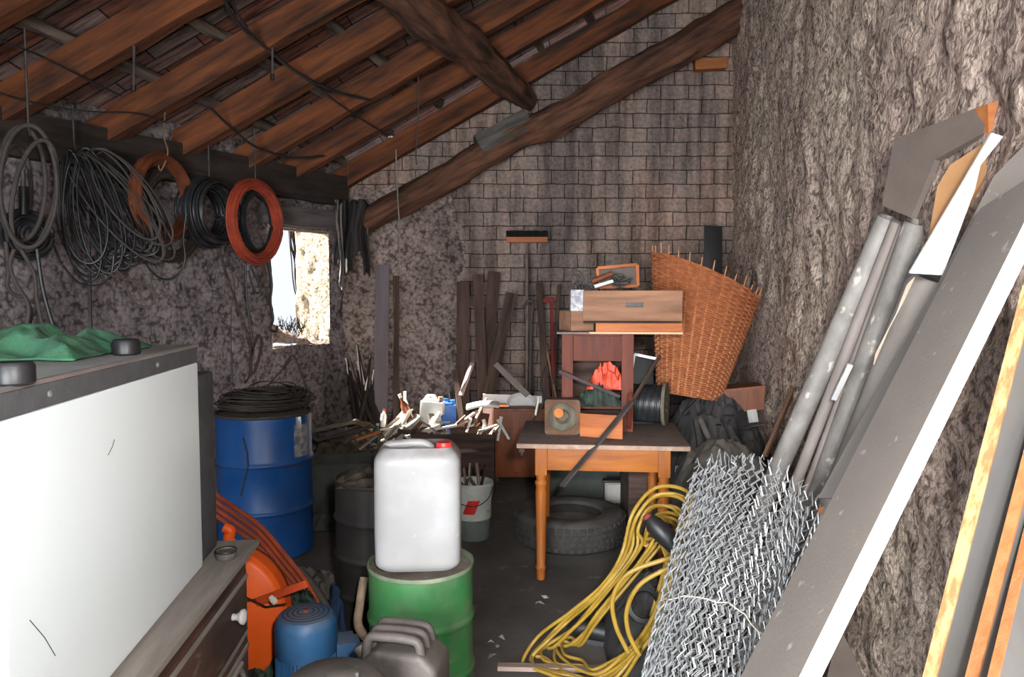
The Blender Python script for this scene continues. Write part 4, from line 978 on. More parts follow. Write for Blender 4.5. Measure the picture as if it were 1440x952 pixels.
# ------------------------------------------------------------------ rubbish heap by the window wall, partly in the sun
def fh(u, v):
    x = -1.9+1.72*u; y = 5.75+1.35*v
    e = min(1, 6*u)*min(1, 9*(1-u))*min(1, 6*v)
    z = e*(.30+.10*fbm(x*3, y*3, 2)+.06*fbm(x*9, y*9, 5)+.06*v)
    return (x, y, max(0, z))
tag(MB().grid(fh, 90, 60).build('debris', DEBRIS), 'dark heap of dirt and rubbish along the back below the window', 'rubbish', kind='stuff')
cr = thing('wooden_trough', 'long dark wooden box holding rubbish before the white furniture', 'box', (-.47, 6.02, 0), 0)
MB().box((.66, .02, .50), (0, -.16, .25), .003).build('front_panel', DARKPL, cr); MB().box((.66, .02, .50), (0, .16, .25), .003).build('back_panel', DARKPL, cr)
for s_ in (-1, 1): MB().box((.02, .30, .50), (s_*.32, 0, .25), .003).build('side_panel', DARKPL, cr)
MB().box((.62, .30, .015), (0, 0, .36), .002).build('bottom_panel', DARKPL, cr)
def small_can(name, label, x, y, Y, w_, d_, h_, m, capm, rz=0, tilt=0, group=None):
    b = P(x, y, Y); t = thing(name, label, 'canister', b, rot=(0, tilt, rz), group=group)
    mb = MB().box((w_, d_, h_*.86), (0, 0, h_*.43), .022)
    mb.box((w_*.7, d_*.8, h_*.08), (-.01, 0, h_*.88), .012)
    mb.build('body', m, t)
    MB().tube(catmull([(-w_*.32, 0, h_*.85), (-w_*.25, 0, h_*.99), (w_*.08, 0, h_*1.0), (w_*.16, 0, h_*.87)], 5), .012, 8).build('handle', m, t)
    MB().lathe([(.022, h_*.85), (.022, h_*1.0), (0, h_*1.01)], 16, Matrix.Translation((w_*.32, 0, 0))).build('cap', capm, t)
    return t
t = small_can('canister', 'white and blue canister standing in the sun on the heap', 606, 604, 6.35, .20, .13, .29, WHITEPL, mat('brown_cap', (.3, .17, .1)), rz=-.1, tilt=.08)
t = small_can('canister', 'bright blue canister behind the white one on the heap', 628, 604, 6.45, .17, .13, .26, BLUEPL, BLUEPL, rz=.1)
def bottle(name, label, x, y, Y, r, h, m, capm, rot=(0, 0, 0), group=None):
    t = thing(name, label, 'bottle', P(x, y, Y), rot=rot, group=group)
    MB().lathe([(0, 0), (r*.95, 0), (r, .01), (r, h*.62), (r*.9, h*.70), (r*.42, h*.80), (r*.36, h*.92), (r*.36, h*.95)], 24).build('body', m, t)
    MB().lathe([(r*.42, h*.90), (r*.42, h), (0, h)], 16, cap=False).build('cap', capm, t)
bottle('bottle', 'brown bottle with white cap leaning on the heap', 583, 606, 6.3, .035, .34, mat('brown_glass', (.16, .05, .025), rough=.25), WHITEPL, (0, -.38, 0))
bottle('bottle', 'slim pale bottle standing behind the brown bottle', 570, 608, 6.45, .030, .36, WHITEPL, WHITEPL)
bottle('bottle', 'small dark green bottle at the edge of the trough', 526, 622, 6.1, .028, .16, mat('green_glass', (.02, .08, .04), rough=.25), CREAM, (0, .2, 0))
bottle('bottle', 'short cream bottle lying against the white canister', 604, 610, 6.15, .045, .20, CREAM, WHITEPL, (0, .5, .3))
bottle('bottle', 'small white bottle with pink cap at the dark end of the heap', 538, 600, 6.3, .024, .15, WHITEPL, RED, (0, .1, 0))
for i, (x0, y0, x1, y1, Yq, wd, hh_, m, lb) in enumerate([
    (540, 612, 572, 578, 6.25, .11, .025, CREAM, 'cream coloured board end leaning on the rubbish heap'),
    (556, 618, 590, 585, 6.12, .12, .03, mat('pale_grey_scrap', (.45, .42, .38), (.3, .28, .25)), 'pale grey slab beside the brown bottle'),
    (575, 616, 618, 598, 6.05, .05, .03, CREAM, 'pale stick end lying before the canister'),
    (590, 590, 632, 620, 6.0, .012, .012, PALEPL, 'thin pale lath sloping down before the canister'),
    (448, 618, 522, 600, 6.0, .06, .02, DARKPL, 'dark plank scrap lying at the shaded end of the heap'),
    (438, 606, 500, 592, 6.2, .05, .03, mat('grey_rag_wood', (.17, .15, .13), (.09, .08, .07)), 'grey broken board lying across the heap by the drum'),
    (470, 592, 520, 596, 6.3, .04, .03, mat('olive_scrap', (.14, .10, .035), (.08, .05, .02)), 'olive brown stick lying on the shaded heap'),
    (500, 618, 535, 606, 6.0, .05, .02, ORWOOD, 'small orange wood offcut on the heap'),
    (505, 632, 530, 612, 5.95, .03, .015, PALEPL, 'pale splinter of wood at the edge of the heap'),
    (640, 600, 672, 578, 6.3, .04, .02, PALEPL, 'pinkish stick rising from the trough'),
    (648, 556, 664, 510, 6.6, .045, .02, PALEPL, 'pale reddish slat standing behind the trough'),
    (664, 600, 684, 560, 6.4, .03, .015, PALEPL, 'thin pale stick crossing behind the white chair'),
    (612, 612, 606, 582, 6.15, .05, .02, STEEL, 'dark scrap piece stuck beside the white canister'),
    (632, 612, 622, 584, 6.12, .03, .02, BLUEPL, 'dark blue strip before the blue canister'),
    (640, 606, 634, 552, 6.5, .035, .03, BLACK, 'black scrap bar standing behind the blue canister'),
    (560, 606, 600, 610, 6.0, .05, .03, DARKPL, 'dark wooden offcut at the edge of the sunlit rubbish')]):
    tag(beam('scrap_board', P(x0, y0, Yq), P(x1, y1, Yq+.08), wd, hh_, m, wob=.004), lb, 'scrap')
rs = [DARKPL, STEEL, DEBRIS, PALEPL, TARP, FLOORJ]
for k in range(34):
    x = 440+205*random.random(); y = 596+26*random.random(); Yk = 5.95+.5*random.random()
    c = P(x, y, Yk); d_ = V((random.uniform(-.1, .1), random.uniform(-.05, .05), random.uniform(-.05, .06)))
    if random.random() < .6: o = beam('wood_scrap', c-d_, c+d_, random.uniform(.02, .05), random.uniform(.012, .03), random.choice(rs), wob=.006)
    else: o = MB().tube([c-d_, c, c+d_*.8], random.uniform(.008, .02), 8).build('wood_scrap', random.choice(rs))
    tag(o, 'small scrap lying on the dark rubbish heap', 'scrap', 'small scraps on the rubbish heap')
pls = [CREAM, PALEPL, WHITEPL, mat('faded_scrap', (.36, .29, .24), (.22, .17, .14), scale=12), PINE_OLD, DARKPL, CREAM]
for k in range(34):
    x = 545+150*random.random(); y = 622-32*random.random()*(1 if x < 640 else .8); Yk = 5.93+.45*random.random()
    c = P(x, y, Yk); an = random.uniform(-.2, 1.2)*random.choice((-1, 1)); Lq = random.uniform(.05, .13)
    d_ = V((Lq*math.cos(an), random.uniform(-.04, .04), Lq*abs(math.sin(an))))
    tag(beam('broken_piece', c-d_*.7, c+d_, random.uniform(.03, .09), random.uniform(.008, .02), random.choice(pls), wob=.004), 'broken pale piece in the sunlit part of the heap', 'scrap', 'pale broken pieces on the sunlit heap')
# overturned white plastic furniture and white board
t = thing('plastic_chair', 'overturned white plastic chair lying in the sun beside the brown cabinet', 'chair', P(680, 612, 6.25))
def ch(u, v):
    a = P(655, 575, 6.2); s_ = V((.28*u, .02+.20*v, .0))
    return tuple(a+s_+V((0, 0, .02*math.sin(PI*u)+.02*math.sin(PI*v)+.02*u)))
o = MB().grid(ch, 16, 10).build('seat', WHITEPL, t, world=True); md = o.modifiers.new('thickness', 'SOLIDIFY'); md.thickness = .02
for p0, p1 in (((662, 588), (656, 608)), ((680, 590), (688, 622)), ((705, 586), (700, 620)), ((700, 590), (716, 618))):
    MB().tube([P(*p0, 6.22), P(*p1, 6.16)], [.016, .012], 8).build('leg', WHITEPL, t, world=True)
t = thing('white_board', 'pale pinkish white board standing behind the brown cabinet', 'board', P(700, 600, 6.5))
MB().prism([P(679, 554, 6.64), P(762, 557, 6.64), P(762, 660, 6.64), P(679, 660, 6.64)], (0, .02, 0)).build('board_sheet', WHITEB, t, world=True)
t = thing('white_basin', 'white plastic basin with a dark opening lying on the brown cabinet', 'basin', P(733, 572, 6.45))
MB().lathe([(.02, -.06), (.11, -.05), (.13, .02), (.125, .025), (.10, -.03), (0, -.04)], 30, Matrix.Translation((0, 0, .035)) @ Matrix.Rotation(1.05, 4, 'X') @ Matrix.Diagonal((1.0, .7, .7, 1))).build('shell', WHITEPL, t)
t = thing('scrap_stick', 'thin dark twisted wire hanging before the table corner', 'wire', P(764, 520, 4.6))
MB().tube(catmull([P(768, 515, 4.5), P(760, 540, 4.45), P(765, 560, 4.4), P(754, 585, 4.35), P(740, 602, 4.3)], 5), .006, 6).build('wire', DKCO, t, world=True)
tag(beam('white_clip', P(753, 584, 4.33), P(758, 558, 4.4), .012, .012, CREAM), 'small pale piece standing on the table corner', 'scrap')

# ------------------------------------------------------------------ leaning on the roughcast wall
def pipe(name, label, p0, p1, r, m, hollow=True, cat='pipe', group=None, flat_=1):
    p0, p1 = V(p0), V(p1); Ln = (p1-p0).length
    R_ = frame_to(p0, p1)
    prof = [(r, 0), (r, Ln), (r*.90, Ln), (r*.90, Ln-.3)] if hollow else [(r, 0), (r, Ln), (0, Ln)]
    mb = MB().lathe(prof, 28, Matrix.Rotation(PI/2, 4, 'Y'), cap=False)
    o = mb.build(name, m, origin=(0, 0, 0)); o.matrix_world = Matrix.Translation(p0) @ R_
    return tag(o, label, cat, group)
def lean(x0, y0, Y0, x1, y1, Y1):
    b = P(x1, y1, Y1); a = P(x0, y0, Y0); d_ = (b-a)
    if a.z > .03: a = a-d_*((a.z-.03)/d_.z)
    return a, b
a, b = lean(1092, 665, 3.10, 1250, 306, 2.66); pipe('zinc_pipe', 'spotted galvanised pipe nearest the rough wall, leaning behind the fencing', a, b, .040, GALV)
a, b = lean(1122, 672, 3.02, 1262, 312, 2.60); pipe('zinc_pipe', 'slim brownish stained pipe between two galvanised ones', a, b, .022, GALVB)
a, b = lean(1140, 676, 2.98, 1272, 318, 2.56); pipe('zinc_pipe', 'second slim brownish pipe beside the stained one', a, b, .018, GALVB)
a, b = lean(1160, 668, 2.92, 1290, 312, 2.48); pipe('zinc_pipe', 'mottled grey galvanised pipe ending under the dark brown board', a, b, .040, GALV)
a, b = lean(1196, 690, 2.55, 1322, 385, 2.18); pipe('wide_pipe', 'wide dusty grey brown tube beside the long white edged board', a, b, .082, mat('dusty_tube', (.30, .27, .25), (.21, .185, .17), scale=5, rough=.85, spots=((.62, .52, .42), 6, .69), stretch=(.5, 1, 1)))
a, b = lean(1172, 560, 2.75, 1198, 505, 2.70)
tag(beam('white_strip', P(1172, 562, 2.72), P(1196, 512, 2.66), .020, .012, mat('bright_strip', (.6, .6, .6), (.45, .45, .45)), up=(0, -1, .3)), 'short bright strip lying on the leaning pipes', 'strip')

# long board with white edge
A_, B_ = P(1140, 952, 1.20), P(1440, 342, 1.42)
Ld = (B_-A_).normalized()
top_ = B_+Ld*.19; bot = A_-Ld*((A_.z-.02)/Ld.z)
Wv = V((0, .96, -.27)); Wv = (Wv-Ld*Wv.dot(Ld)).normalized(); Wv = Wv
Tn = Ld.cross(Wv).normalized()
if Tn.x < 0: Tn = -Tn
t = thing('long_board', 'long dusty grey board with a bright white edge leaning on the rough wall', 'board', bot)
th_ = .031; wv = .235
MB(False).prism([bot-Tn*th_/2+Wv*.003, top_-Tn*th_/2+Wv*.003, top_-Tn*th_/2+Wv*wv, bot-Tn*th_/2+Wv*wv], Tn*th_).build('core', LAMIN, t, world=True)
MB(False).prism([bot-Tn*th_/2, top_-Tn*th_/2, top_-Tn*th_/2+Wv*.003, bot-Tn*th_/2+Wv*.003], Tn*th_).build('white_edge', WHITEB, t, world=True)['label'] = 'bright white laminated edge'

def panel(name, label, poly, Y, th, m, edge=None, cat='board', dY=None):
    """board whose outline is given at depth(s) Y; thickness runs away from the camera"""
    ys = Y if isinstance(Y, (list, tuple)) else [Y]*len(poly)
    pts = [P(x, y, q) for (x, y), q in zip(poly, ys)]
    n = (pts[1]-pts[0]).cross(pts[2]-pts[0]).normalized()
    if n.y < 0: n = -n
    # keep it plane
    pts = [p-n*((p-pts[0]).dot(n)) for p in pts]
    t = thing(name, label, cat, pts[0])
    MB(False).prism(pts, n*th).build('sheet', m, t, world=True)
    if edge:
        a, b, em = edge; d_ = (pts[b]-pts[a]).normalized(); o_ = d_.cross(n).normalized()
        cen = sum(pts, V())/len(pts)
        if (cen-pts[a]).dot(o_) > 0: o_ = -o_
        MB(False).prism([pts[a], pts[b], pts[b]+o_*.003, pts[a]+o_*.003], n*th).build('edge', em, t, world=True)
    return t
panel('brown_board', 'dark brown angular board on top of the leaning pipes', [(1240, 289), (1257, 196), (1388, 146), (1392, 190), (1330, 228), (1310, 312)], [2.42, 2.42, 2.08, 2.08, 2.24, 2.30], .02, BROWNB)
panel('board_end', 'small orange edged block at the top corner of the dark brown board', [(1389, 146), (1408, 141), (1405, 180), (1390, 188)], 2.06, .05, ORWOOD)
panel('tan_board', 'tan fibreboard piece between the dark board and the white sheet', [(1304, 345), (1318, 262), (1336, 232), (1385, 195), (1392, 225), (1340, 330)], [2.14, 2.14, 2.12, 2.04, 2.02, 2.1], .016, TANB)
panel('white_sheet', 'bright white laminated sheet with a slanting cut end', [(1279, 384), (1326, 387), (1371, 266), (1376, 232), (1413, 192), (1396, 187)], [1.98, 1.96, 1.90, 1.90, 1.85, 1.86], .012, WHITEB)
panel('grey_board', 'wide dusty grey board behind the white edged one', [(1322, 392), (1150, 700), (1196, 700), (1440, 300), (1440, 100), (1416, 195), (1378, 240)], [1.92, 2.12, 2.0, 1.72, 1.72, 1.78, 1.84], .018, LAMIN)
panel('torn_paper', 'torn cream paper strip on the slanting grey tube', [(1232, 498), (1262, 440), (1276, 402), (1290, 392), (1280, 430), (1262, 470), (1240, 520)], [2.02, 1.98, 1.95, 1.94, 1.95, 1.97, 2.01], .003, mat('torn_cream', (.62, .50, .40), (.45, .33, .25), scale=30), cat='paper')
# three boards standing close to the camera at the side
def stand(name, label, x0, x1, Y0, th, wd, m, em):
    a = P(x0, 952, Y0); b = P(x1[0], x1[1], Y0+.12); L3 = (b-a).normalized()
    b2 = b+L3*.35; a2 = a-L3*((a.z-.02)/L3.z) if a.z > .02 else a
    sd = V((.85, .50, 0)); sd = (sd-L3*sd.dot(L3)).normalized(); n = L3.cross(sd).normalized()
    if n.y < 0: n = -n
    while True:
        q = b2+sd*wd
        if q.x < wxr(q.y)-.05 or b2.z < 1.0: break
        b2 = b2-L3*.05
    t = thing(name, label, 'board', a2)
    MB(False).prism([a2+sd*.003, b2+sd*.003, b2+sd*wd, a2+sd*wd], n*th).build('sheet', m, t, world=True)
    o = MB(False).prism([a2+sd*.003, b2+sd*.003, b2+n*th+sd*.003, a2+n*th+sd*.003], -sd*.004).build('edge', em, t, world=True)
    return t
DSH = mat('dusty_sheet', (.145, .138, .132), (.115, .108, .104), scale=4, rough=.9, bump=.1, spots=((.3, .29, .28), 30, .74))
PLY = mat('ply_edge', (.48, .31, .14), (.28, .14, .055), scale=60, stretch=(1, 1, .03), rough=.75, contrast=.08, bump=.3)
ORE = mat('orange_edge', (.42, .17, .065), (.32, .12, .04), scale=60, stretch=(1, 1, .03), rough=.75, contrast=.12, bump=.3)
stand('standing_board', 'dusty grey board with a striped pale plywood edge standing by the rough wall', 1318, (1440, 470), 1.30, .024, .16, DSH, PLY)
stand('standing_board', 'grey board with an orange wooden edge standing close to the plywood one', 1376, (1440, 700), 1.20, .020, .12, DSH, ORE)
stand('standing_board', 'grey board with an orange wooden edge, the last one at the picture border', 1404, (1440, 800), 1.10, .016, .10, DSH, ORE)
panel('dark_board', 'dark grey board low on the floor behind the long white edged board', [(1150, 1010), (1180, 878), (1232, 990)], [2.25, 2.45, 2.2], .02, BROWNB)

# ------------------------------------------------------------------ chain link roll
t = thing('fence_roll', 'loose roll of galvanised chain link fencing leaning below the pipes', 'fencing', (.35, 1.95, .0))
base = V((.335, 1.93, .0)); tp = V((.875, 2.66, .885)); Rf = frame_to(base, tp).to_3x3(); LR = (tp-base).length
def spiral(s, h, lay):
    """point on the rolled sheet: s angle, h along the axis 0..1"""
    r = (.125+.085*h)*(1-.135*lay)
    r *= 1+.10*fbm(math.cos(s)*1.5+lay*3, math.sin(s)*1.5, h*2.5)
    top_w = 1+.05*fbm(math.cos(s)*1.6, math.sin(s)*1.6, lay*4+1)
    return base+Rf @ V((h*LR*top_w, r*1.0*math.cos(s), r*1.12*math.sin(s)))
mb = MB(True)
for lay, (na, nh) in enumerate(((46, 30), (40, 28), (32, 26), (22, 24))):
    for i in range(na):                # one zigzag wire of the mesh per position round the roll
        pts = []
        for j in range(nh*2+1):
            a = 2*PI*(i+(.56 if (j % 2) else -.06))/na + lay*.4 + .55*(j/(nh*2))
            p = spiral(a, j/(nh*2), lay)
            nrm = (p-spiral(a+PI, j/(nh*2), lay)).normalized()
            pts.append(p+nrm*(.006*((j+i) % 2)))
        mb.tube(pts, .0027 if lay < 2 else .002, 4, caps=False)
        e = pts[-1]; mb.tube([e, e+(pts[-1]-pts[-3])*.35+V((random.uniform(-.01, .01), 0, .012)), e+V((random.uniform(-.02, .02), 0, .008))], .0024, 4)
mb.build('wire_mesh', FENCE, t, world=True)
MB().tube([spiral(2*PI*q/40, .60, -.12) for q in range(40)], .0022, 5, closed=True).build('tie_wire', mat('pale_wire', (.65, .58, .47), rough=.6), t, world=True)
leaf = P(1150, 716, 2.45)
tag(MB(False).prism([leaf, leaf+V((.022, 0, .012)), leaf+V((.014, .01, -.026))], (0, .002, 0)).build('dry_leaf', ORWOOD), 'small orange dry leaf caught at the top of the fencing roll', 'leaf')

# ------------------------------------------------------------------ yellow hose and what lies in it
pts_all = []
rnd = random.Random(4)
hull = [(968, 752, 2.95), (985, 722, 2.98), (965, 694, 3.02), (925, 690, 3.05), (893, 722, 3.06), (874, 780, 3.06), (850, 824, 3.08), (800, 862, 3.18), (758, 896, 3.22), (738, 935, 3.2), (752, 985, 3.1), (805, 1000, 3.0), (862, 965, 2.95), (905, 915, 2.9), (938, 868, 2.88), (958, 820, 2.9)]
for k in range(8):
    jx, jy = rnd.uniform(-5, 9), rnd.uniform(-3, 4)
    for i, (x, y, Yh) in enumerate(hull):
        inw = k*6.6*(1.0 if i in (5, 6, 7, 8, 9) else .9)
        cx_, cy_ = (900, 770) if i in (15, 0, 1, 2, 3, 4, 5) else (815, 930)
        dx, dy = cx_-x, cy_-y; L_ = math.hypot(dx, dy)
        sp = 1.0 if i > 5 else 1.15
        p = P(x+dx/L_*inw*sp+jx+rnd.uniform(-3, 3), y+dy/L_*inw*sp+jy+rnd.uniform(-3, 3), Yh+rnd.uniform(-.05, .05)+.02*k)
        p.z = max(.016, p.z)
        pts_all.append(p)
tag(MB().tube(catmull(pts_all, 5), .0078, 8).build('garden_hose', YELHOSE), 'yellow garden hose hung in long loops before the fencing roll', 'hose')
loop = [(968, 776, 2.86), (930, 788, 2.85), (884, 806, 2.86), (862, 840, 2.88), (866, 880, 2.88), (884, 918, 2.86)]
tag(MB().tube(catmull([P(*q) for q in loop], 6), .0092, 8).build('garden_hose', YELHOSE), 'loose yellow hose end bent in an arch, the outer one', 'hose')
loop = [(972, 782, 2.84), (940, 798, 2.83), (900, 822, 2.84), (882, 856, 2.86), (884, 890, 2.86), (900, 922, 2.84)]
tag(MB().tube(catmull([P(*q) for q in loop], 6), .0092, 8).build('garden_hose', YELHOSE), 'loose yellow hose end bent in an arch, the inner one', 'hose')
mound('black_sheet_heap', .42, .92, 3.0, 3.55, 0, .36, mat('black_speckled_cloth', (.035, .034, .033), (.018, .018, .018), scale=14, rough=.9, spots=((.42, .42, .42), 34, .76)), 81, 'black speckled cloth heaped under the yellow hose loops', 'cloth', pw=.5, am=.06, freq=5)
t = thing('hose_gun', 'black plastic hose plug with red ring inside the yellow loops', 'nozzle', P(945, 768, 2.95))
MB().tube([P(950, 778, 2.88), P(938, 756, 2.9), P(920, 738, 2.92), P(912, 728, 2.93)], [.016, .040, .038, .022], 16).build('body', BLACK, t, world=True)
MB().tube([P(913, 730, 2.93), P(908, 724, 2.935)], [.020, .017], 14).build('ring', mat('dark_red', (.2, .03, .025)), t, world=True)
t = thing('boot', 'black rubber boot lying on the floor inside the hose coil', 'boot', P(836, 905, 3.3))
c = PZ(838, 905, .0)
def V2(x, y, z): return c+V((x, y, z))
MB().tube(catmull([V2(-.11, .06, .055), V2(-.04, .03, .06), V2(.05, 0, .052), V2(.12, -.03, .045), V2(.17, -.05, .035)], 4), [.030, .045, .052, .054, .050, .048, .046, .046, .046, .046, .046, .044, .040, .036, .030, .024, .012], 14).build('upper', BLACK, t, world=True)
MB().prism([V2(-.13, .03, 0), V2(.02, -.03, 0), V2(.17, -.08, 0), V2(.20, -.04, 0), V2(.02, .05, 0), V2(-.12, .10, 0)], (0, 0, .022)).build('sole', CHAR, t, world=True)
t = thing('angle_bracket', 'black ring shaped metal fitting behind the inner hose arch', 'fitting', P(905, 850, 3.0))
MB().lathe([(.055, -.02), (.072, -.015), (.072, .015), (.055, .02), (.050, 0), (.055, -.02)], 28, Matrix.Rotation(1.2, 4, 'X'), cap=False).build('ring', BLACK, t)
a, b = PZ(700, 938, .012), PZ(862, 941, .012)
tag(beam('floor_slat', a, b, .035, .02, PALEPL, wob=.003), 'pale pinkish slat lying on the floor before the hose', 'slat')
for k, (px, py) in enumerate(((690, 905), (700, 912), (694, 925), (706, 898), (768, 842), (760, 850))):
    c = PZ(px, py, .004)
    tag(MB(False).add([c+V((random.uniform(-.03, .03), random.uniform(-.03, .03), .012*random.random())) for _ in range(4)]+[c+V((0, 0, .02))], [(0, 1, 4), (1, 2, 4), (2, 3, 4), (3, 0, 4)]).build('paper_scrap', mat('crumb_grey', (.30, .29, .28), (.18, .17, .16))), 'tiny pale crumpled scrap on the floor', 'scrap', 'pale scraps on the floor')

# ------------------------------------------------------------------ coils hung along the window wall
def YW_(x): return 5.465/(.53-(x-720)/F)
def face_mat(px, ratio, flip=1):
    th = math.atan2(1, (px-720)/F)           # view direction, from +x
    hh = th - flip*math.asin(min(.99, ratio))
    H = V((math.cos(hh), math.sin(hh), 0)); U = V((0, 0, 1)); Nn = H.cross(U)
    return Matrix((H, U, Nn)).transposed().to_4x4()
def hung(name, px, py, Y, rx, ry, r_, m, turns, wire, label, cat='coil', seed=0, loose=.12, zs=1, sub=30, group=None, flip=1, ratio=None, roll=0):
    Rv = ry/F*Y-r_
    T = face_mat(px, ratio or rx/ry, flip) @ Matrix.Rotation(roll, 4, 'Z')
    return coil(name, P(px, py, Y), Rv, r_, m, turns, wire, label, cat, tilt=T, loose=loose, seed=seed, sub=sub, zs=zs, group=group)
hung('hose_coil', 229, 278, 5.20, 38, 62, .042, COP, 46, .009, 'orange brown hose coil hung on the window wall', seed=1)
hung('cable_coil', 240, 302, 5.36, 40, 66, .040, mat('dark_brown_cable', (.060, .042, .032), (.03, .02, .016)), 40, .009, 'dark brown cable coil hanging behind the orange brown one', seed=2, loose=.25)
hung('cable_coil', 294, 299, 5.60, 31, 50, .055, DKCO, 60, .008, 'wide black shiny cable coil hung between the two orange ones', seed=3, zs=2.0)
hung('hose_coil', 359, 312, 5.85, 35, 60, .040, REDCO, 44, .009, 'reddish orange hose coil hung beside the window', seed=4, loose=.25)
hung('cable_coil', 363, 312, 5.97, 22, 44, .022, DKCO, 18, .007, 'small black coil hanging inside the reddish orange one', seed=5, loose=.5)
hung('hose_coil', 38, 330, 4.30, 44, 34, .055, DKCO, 30, .012, 'thick black hose coil hung low behind the grey hose loops', seed=6, ratio=.95, zs=1.4)
for k, (cx, cy, rx, ry, dy, lb) in enumerate(((40, 262, 40, 86, 0, 'outermost grey hose loop'), (30, 258, 34, 80, .06, 'second grey hose loop'), (48, 275, 30, 78, .03, 'inner grey hose loop leaning forward'), (22, 270, 22, 66, .09, 'smallest grey hose loop'))):
    pts = []
    Yh = 4.12+dy
    for q in range(20):
        a = 2*PI*q/20
        pts.append(P(cx+rx*math.cos(a)+(12*math.sin(a) if k == 2 else 0), cy-ry*math.sin(a)*(1.0 if math.sin(a) > 0 else 1.0), Yh+.10*math.cos(a)))
    tag(MB().tube(catmull(pts, 4, True), .0125, 8, closed=True).build('hose_loop', GRHOSE), lb+' hung at the end of the window wall', 'hose')
tails = [[(20, 350), (14, 372), (22, 398), (40, 430), (34, 470)], [(30, 352), (48, 385), (52, 420), (62, 470)], [(52, 350), (58, 395), (66, 430), (76, 462)], [(8, 340), (12, 380), (10, 400), (20, 415), (36, 420), (44, 445), (32, 472)]]
for k, tl in enumerate(tails):
    tag(MB().tube(catmull([P(x, y, 4.1+.02*k) for x, y in tl], 5), .011, 8).build('hose_end', GRHOSE if k != 2 else DKCO), ['short grey hose end curling down below the hose loops', 'grey hose end hanging straight from the hose loops', 'black hose end hanging slanting below the hose loops', 'wavy grey hose end touching the green cloth'][k], 'hose')
t = thing('hose_connector', 'black cylindrical hose connector hanging inside the grey loops', 'connector', P(34, 300, 4.2))
MB().tube([P(33, 302, 4.2), P(33, 262, 4.2)], .024, 14).build('body', BLACK, t, world=True); MB().tube([P(33, 262, 4.2), P(32, 238, 4.2)], .012, 12).build('stem', STEEL, t, world=True)
# big hank of black cable: long loops fanned out from one hook
rnd = random.Random(11)
pts = []
for k in range(24):
    tx, ty = 104+rnd.uniform(-14, 14), 208+rnd.uniform(-4, 8)
    f = (k/23)
    bx_, by_ = 120+110*f+rnd.uniform(-10, 10), 392-45*f+rnd.uniform(-16, 12)
    wdt = 26+16*rnd.random()
    Yq = 4.72+.10*rnd.random()+.25*f
    ux, uy = bx_-tx, by_-ty; L_ = math.hypot(ux, uy); nx, ny = uy/L_, -ux/L_
    for q in range(14):
        a = 2*PI*q/14
        c_ = (1-math.cos(a))/2; s_ = math.sin(a)
        pts.append(P(tx+ux*c_+nx*wdt*s_*(.6+.5*c_), ty+uy*c_+ny*wdt*s_, Yq+.05*s_))
tag(MB().tube(catmull(pts, 3), .0062, 6).build('cable_hank', DKCO), 'big hank of black cable fanning out from one hook', 'cable')
pts = []
for k in range(9):
    tx, ty = 120+rnd.uniform(-24, 30), 206+rnd.uniform(-4, 8); bx_, by_ = 205+rnd.uniform(-20, 38), 352+rnd.uniform(-22, 16)
    Yq = 4.80+.2*rnd.random()
    ux, uy = bx_-tx, by_-ty; L_ = math.hypot(ux, uy); nx, ny = uy/L_, -ux/L_
    for q in range(12):
        a = 2*PI*q/12; c_ = (1-math.cos(a))/2; s_ = math.sin(a)
        pts.append(P(tx+ux*c_+nx*30*s_, ty+uy*c_+ny*26*s_, Yq))
tag(MB().tube(catmull(pts, 3), .007, 6).build('cable_hank', GRHOSE), 'grey cable hank hanging among the black cables', 'cable')
tag(MB().tube(catmull([P(x, y, 4.95) for x, y in ((128, 368), (150, 384), (176, 392), (205, 400), (218, 416), (210, 431), (192, 428), (180, 410), (172, 388), (150, 372), (140, 380), (150, 400))], 5), .0085, 8).build('rope_loop', mat('brown_rope', (.13, .095, .075), (.07, .05, .04))), 'brown rope with a loop hanging below the black cable hank', 'rope')
tag(MB().tube(catmull([P(x, y, 5.25) for x, y in ((198, 345), (208, 375), (228, 392), (248, 388), (260, 366), (258, 335), (262, 300))], 5), .007, 8).build('cable_loop', DKCO), 'single black cable loop hanging under the orange brown coil', 'cable')
tag(MB().tube(catmull([P(x, y, 4.62) for x, y in ((76, 345), (88, 372), (112, 398), (140, 400), (156, 385), (160, 360))], 5), .006, 8).build('cable_loop', DKCO), 'thin black cable loop hanging low at the foot of the cable hank', 'cable')
tag(beam('iron_rod', P(128, 500, 4.85), P(124, 290, 4.85), .018, .018, STEEL, up=(0, -1, 0)), 'straight dark iron rod standing behind the cable hank', 'rod')
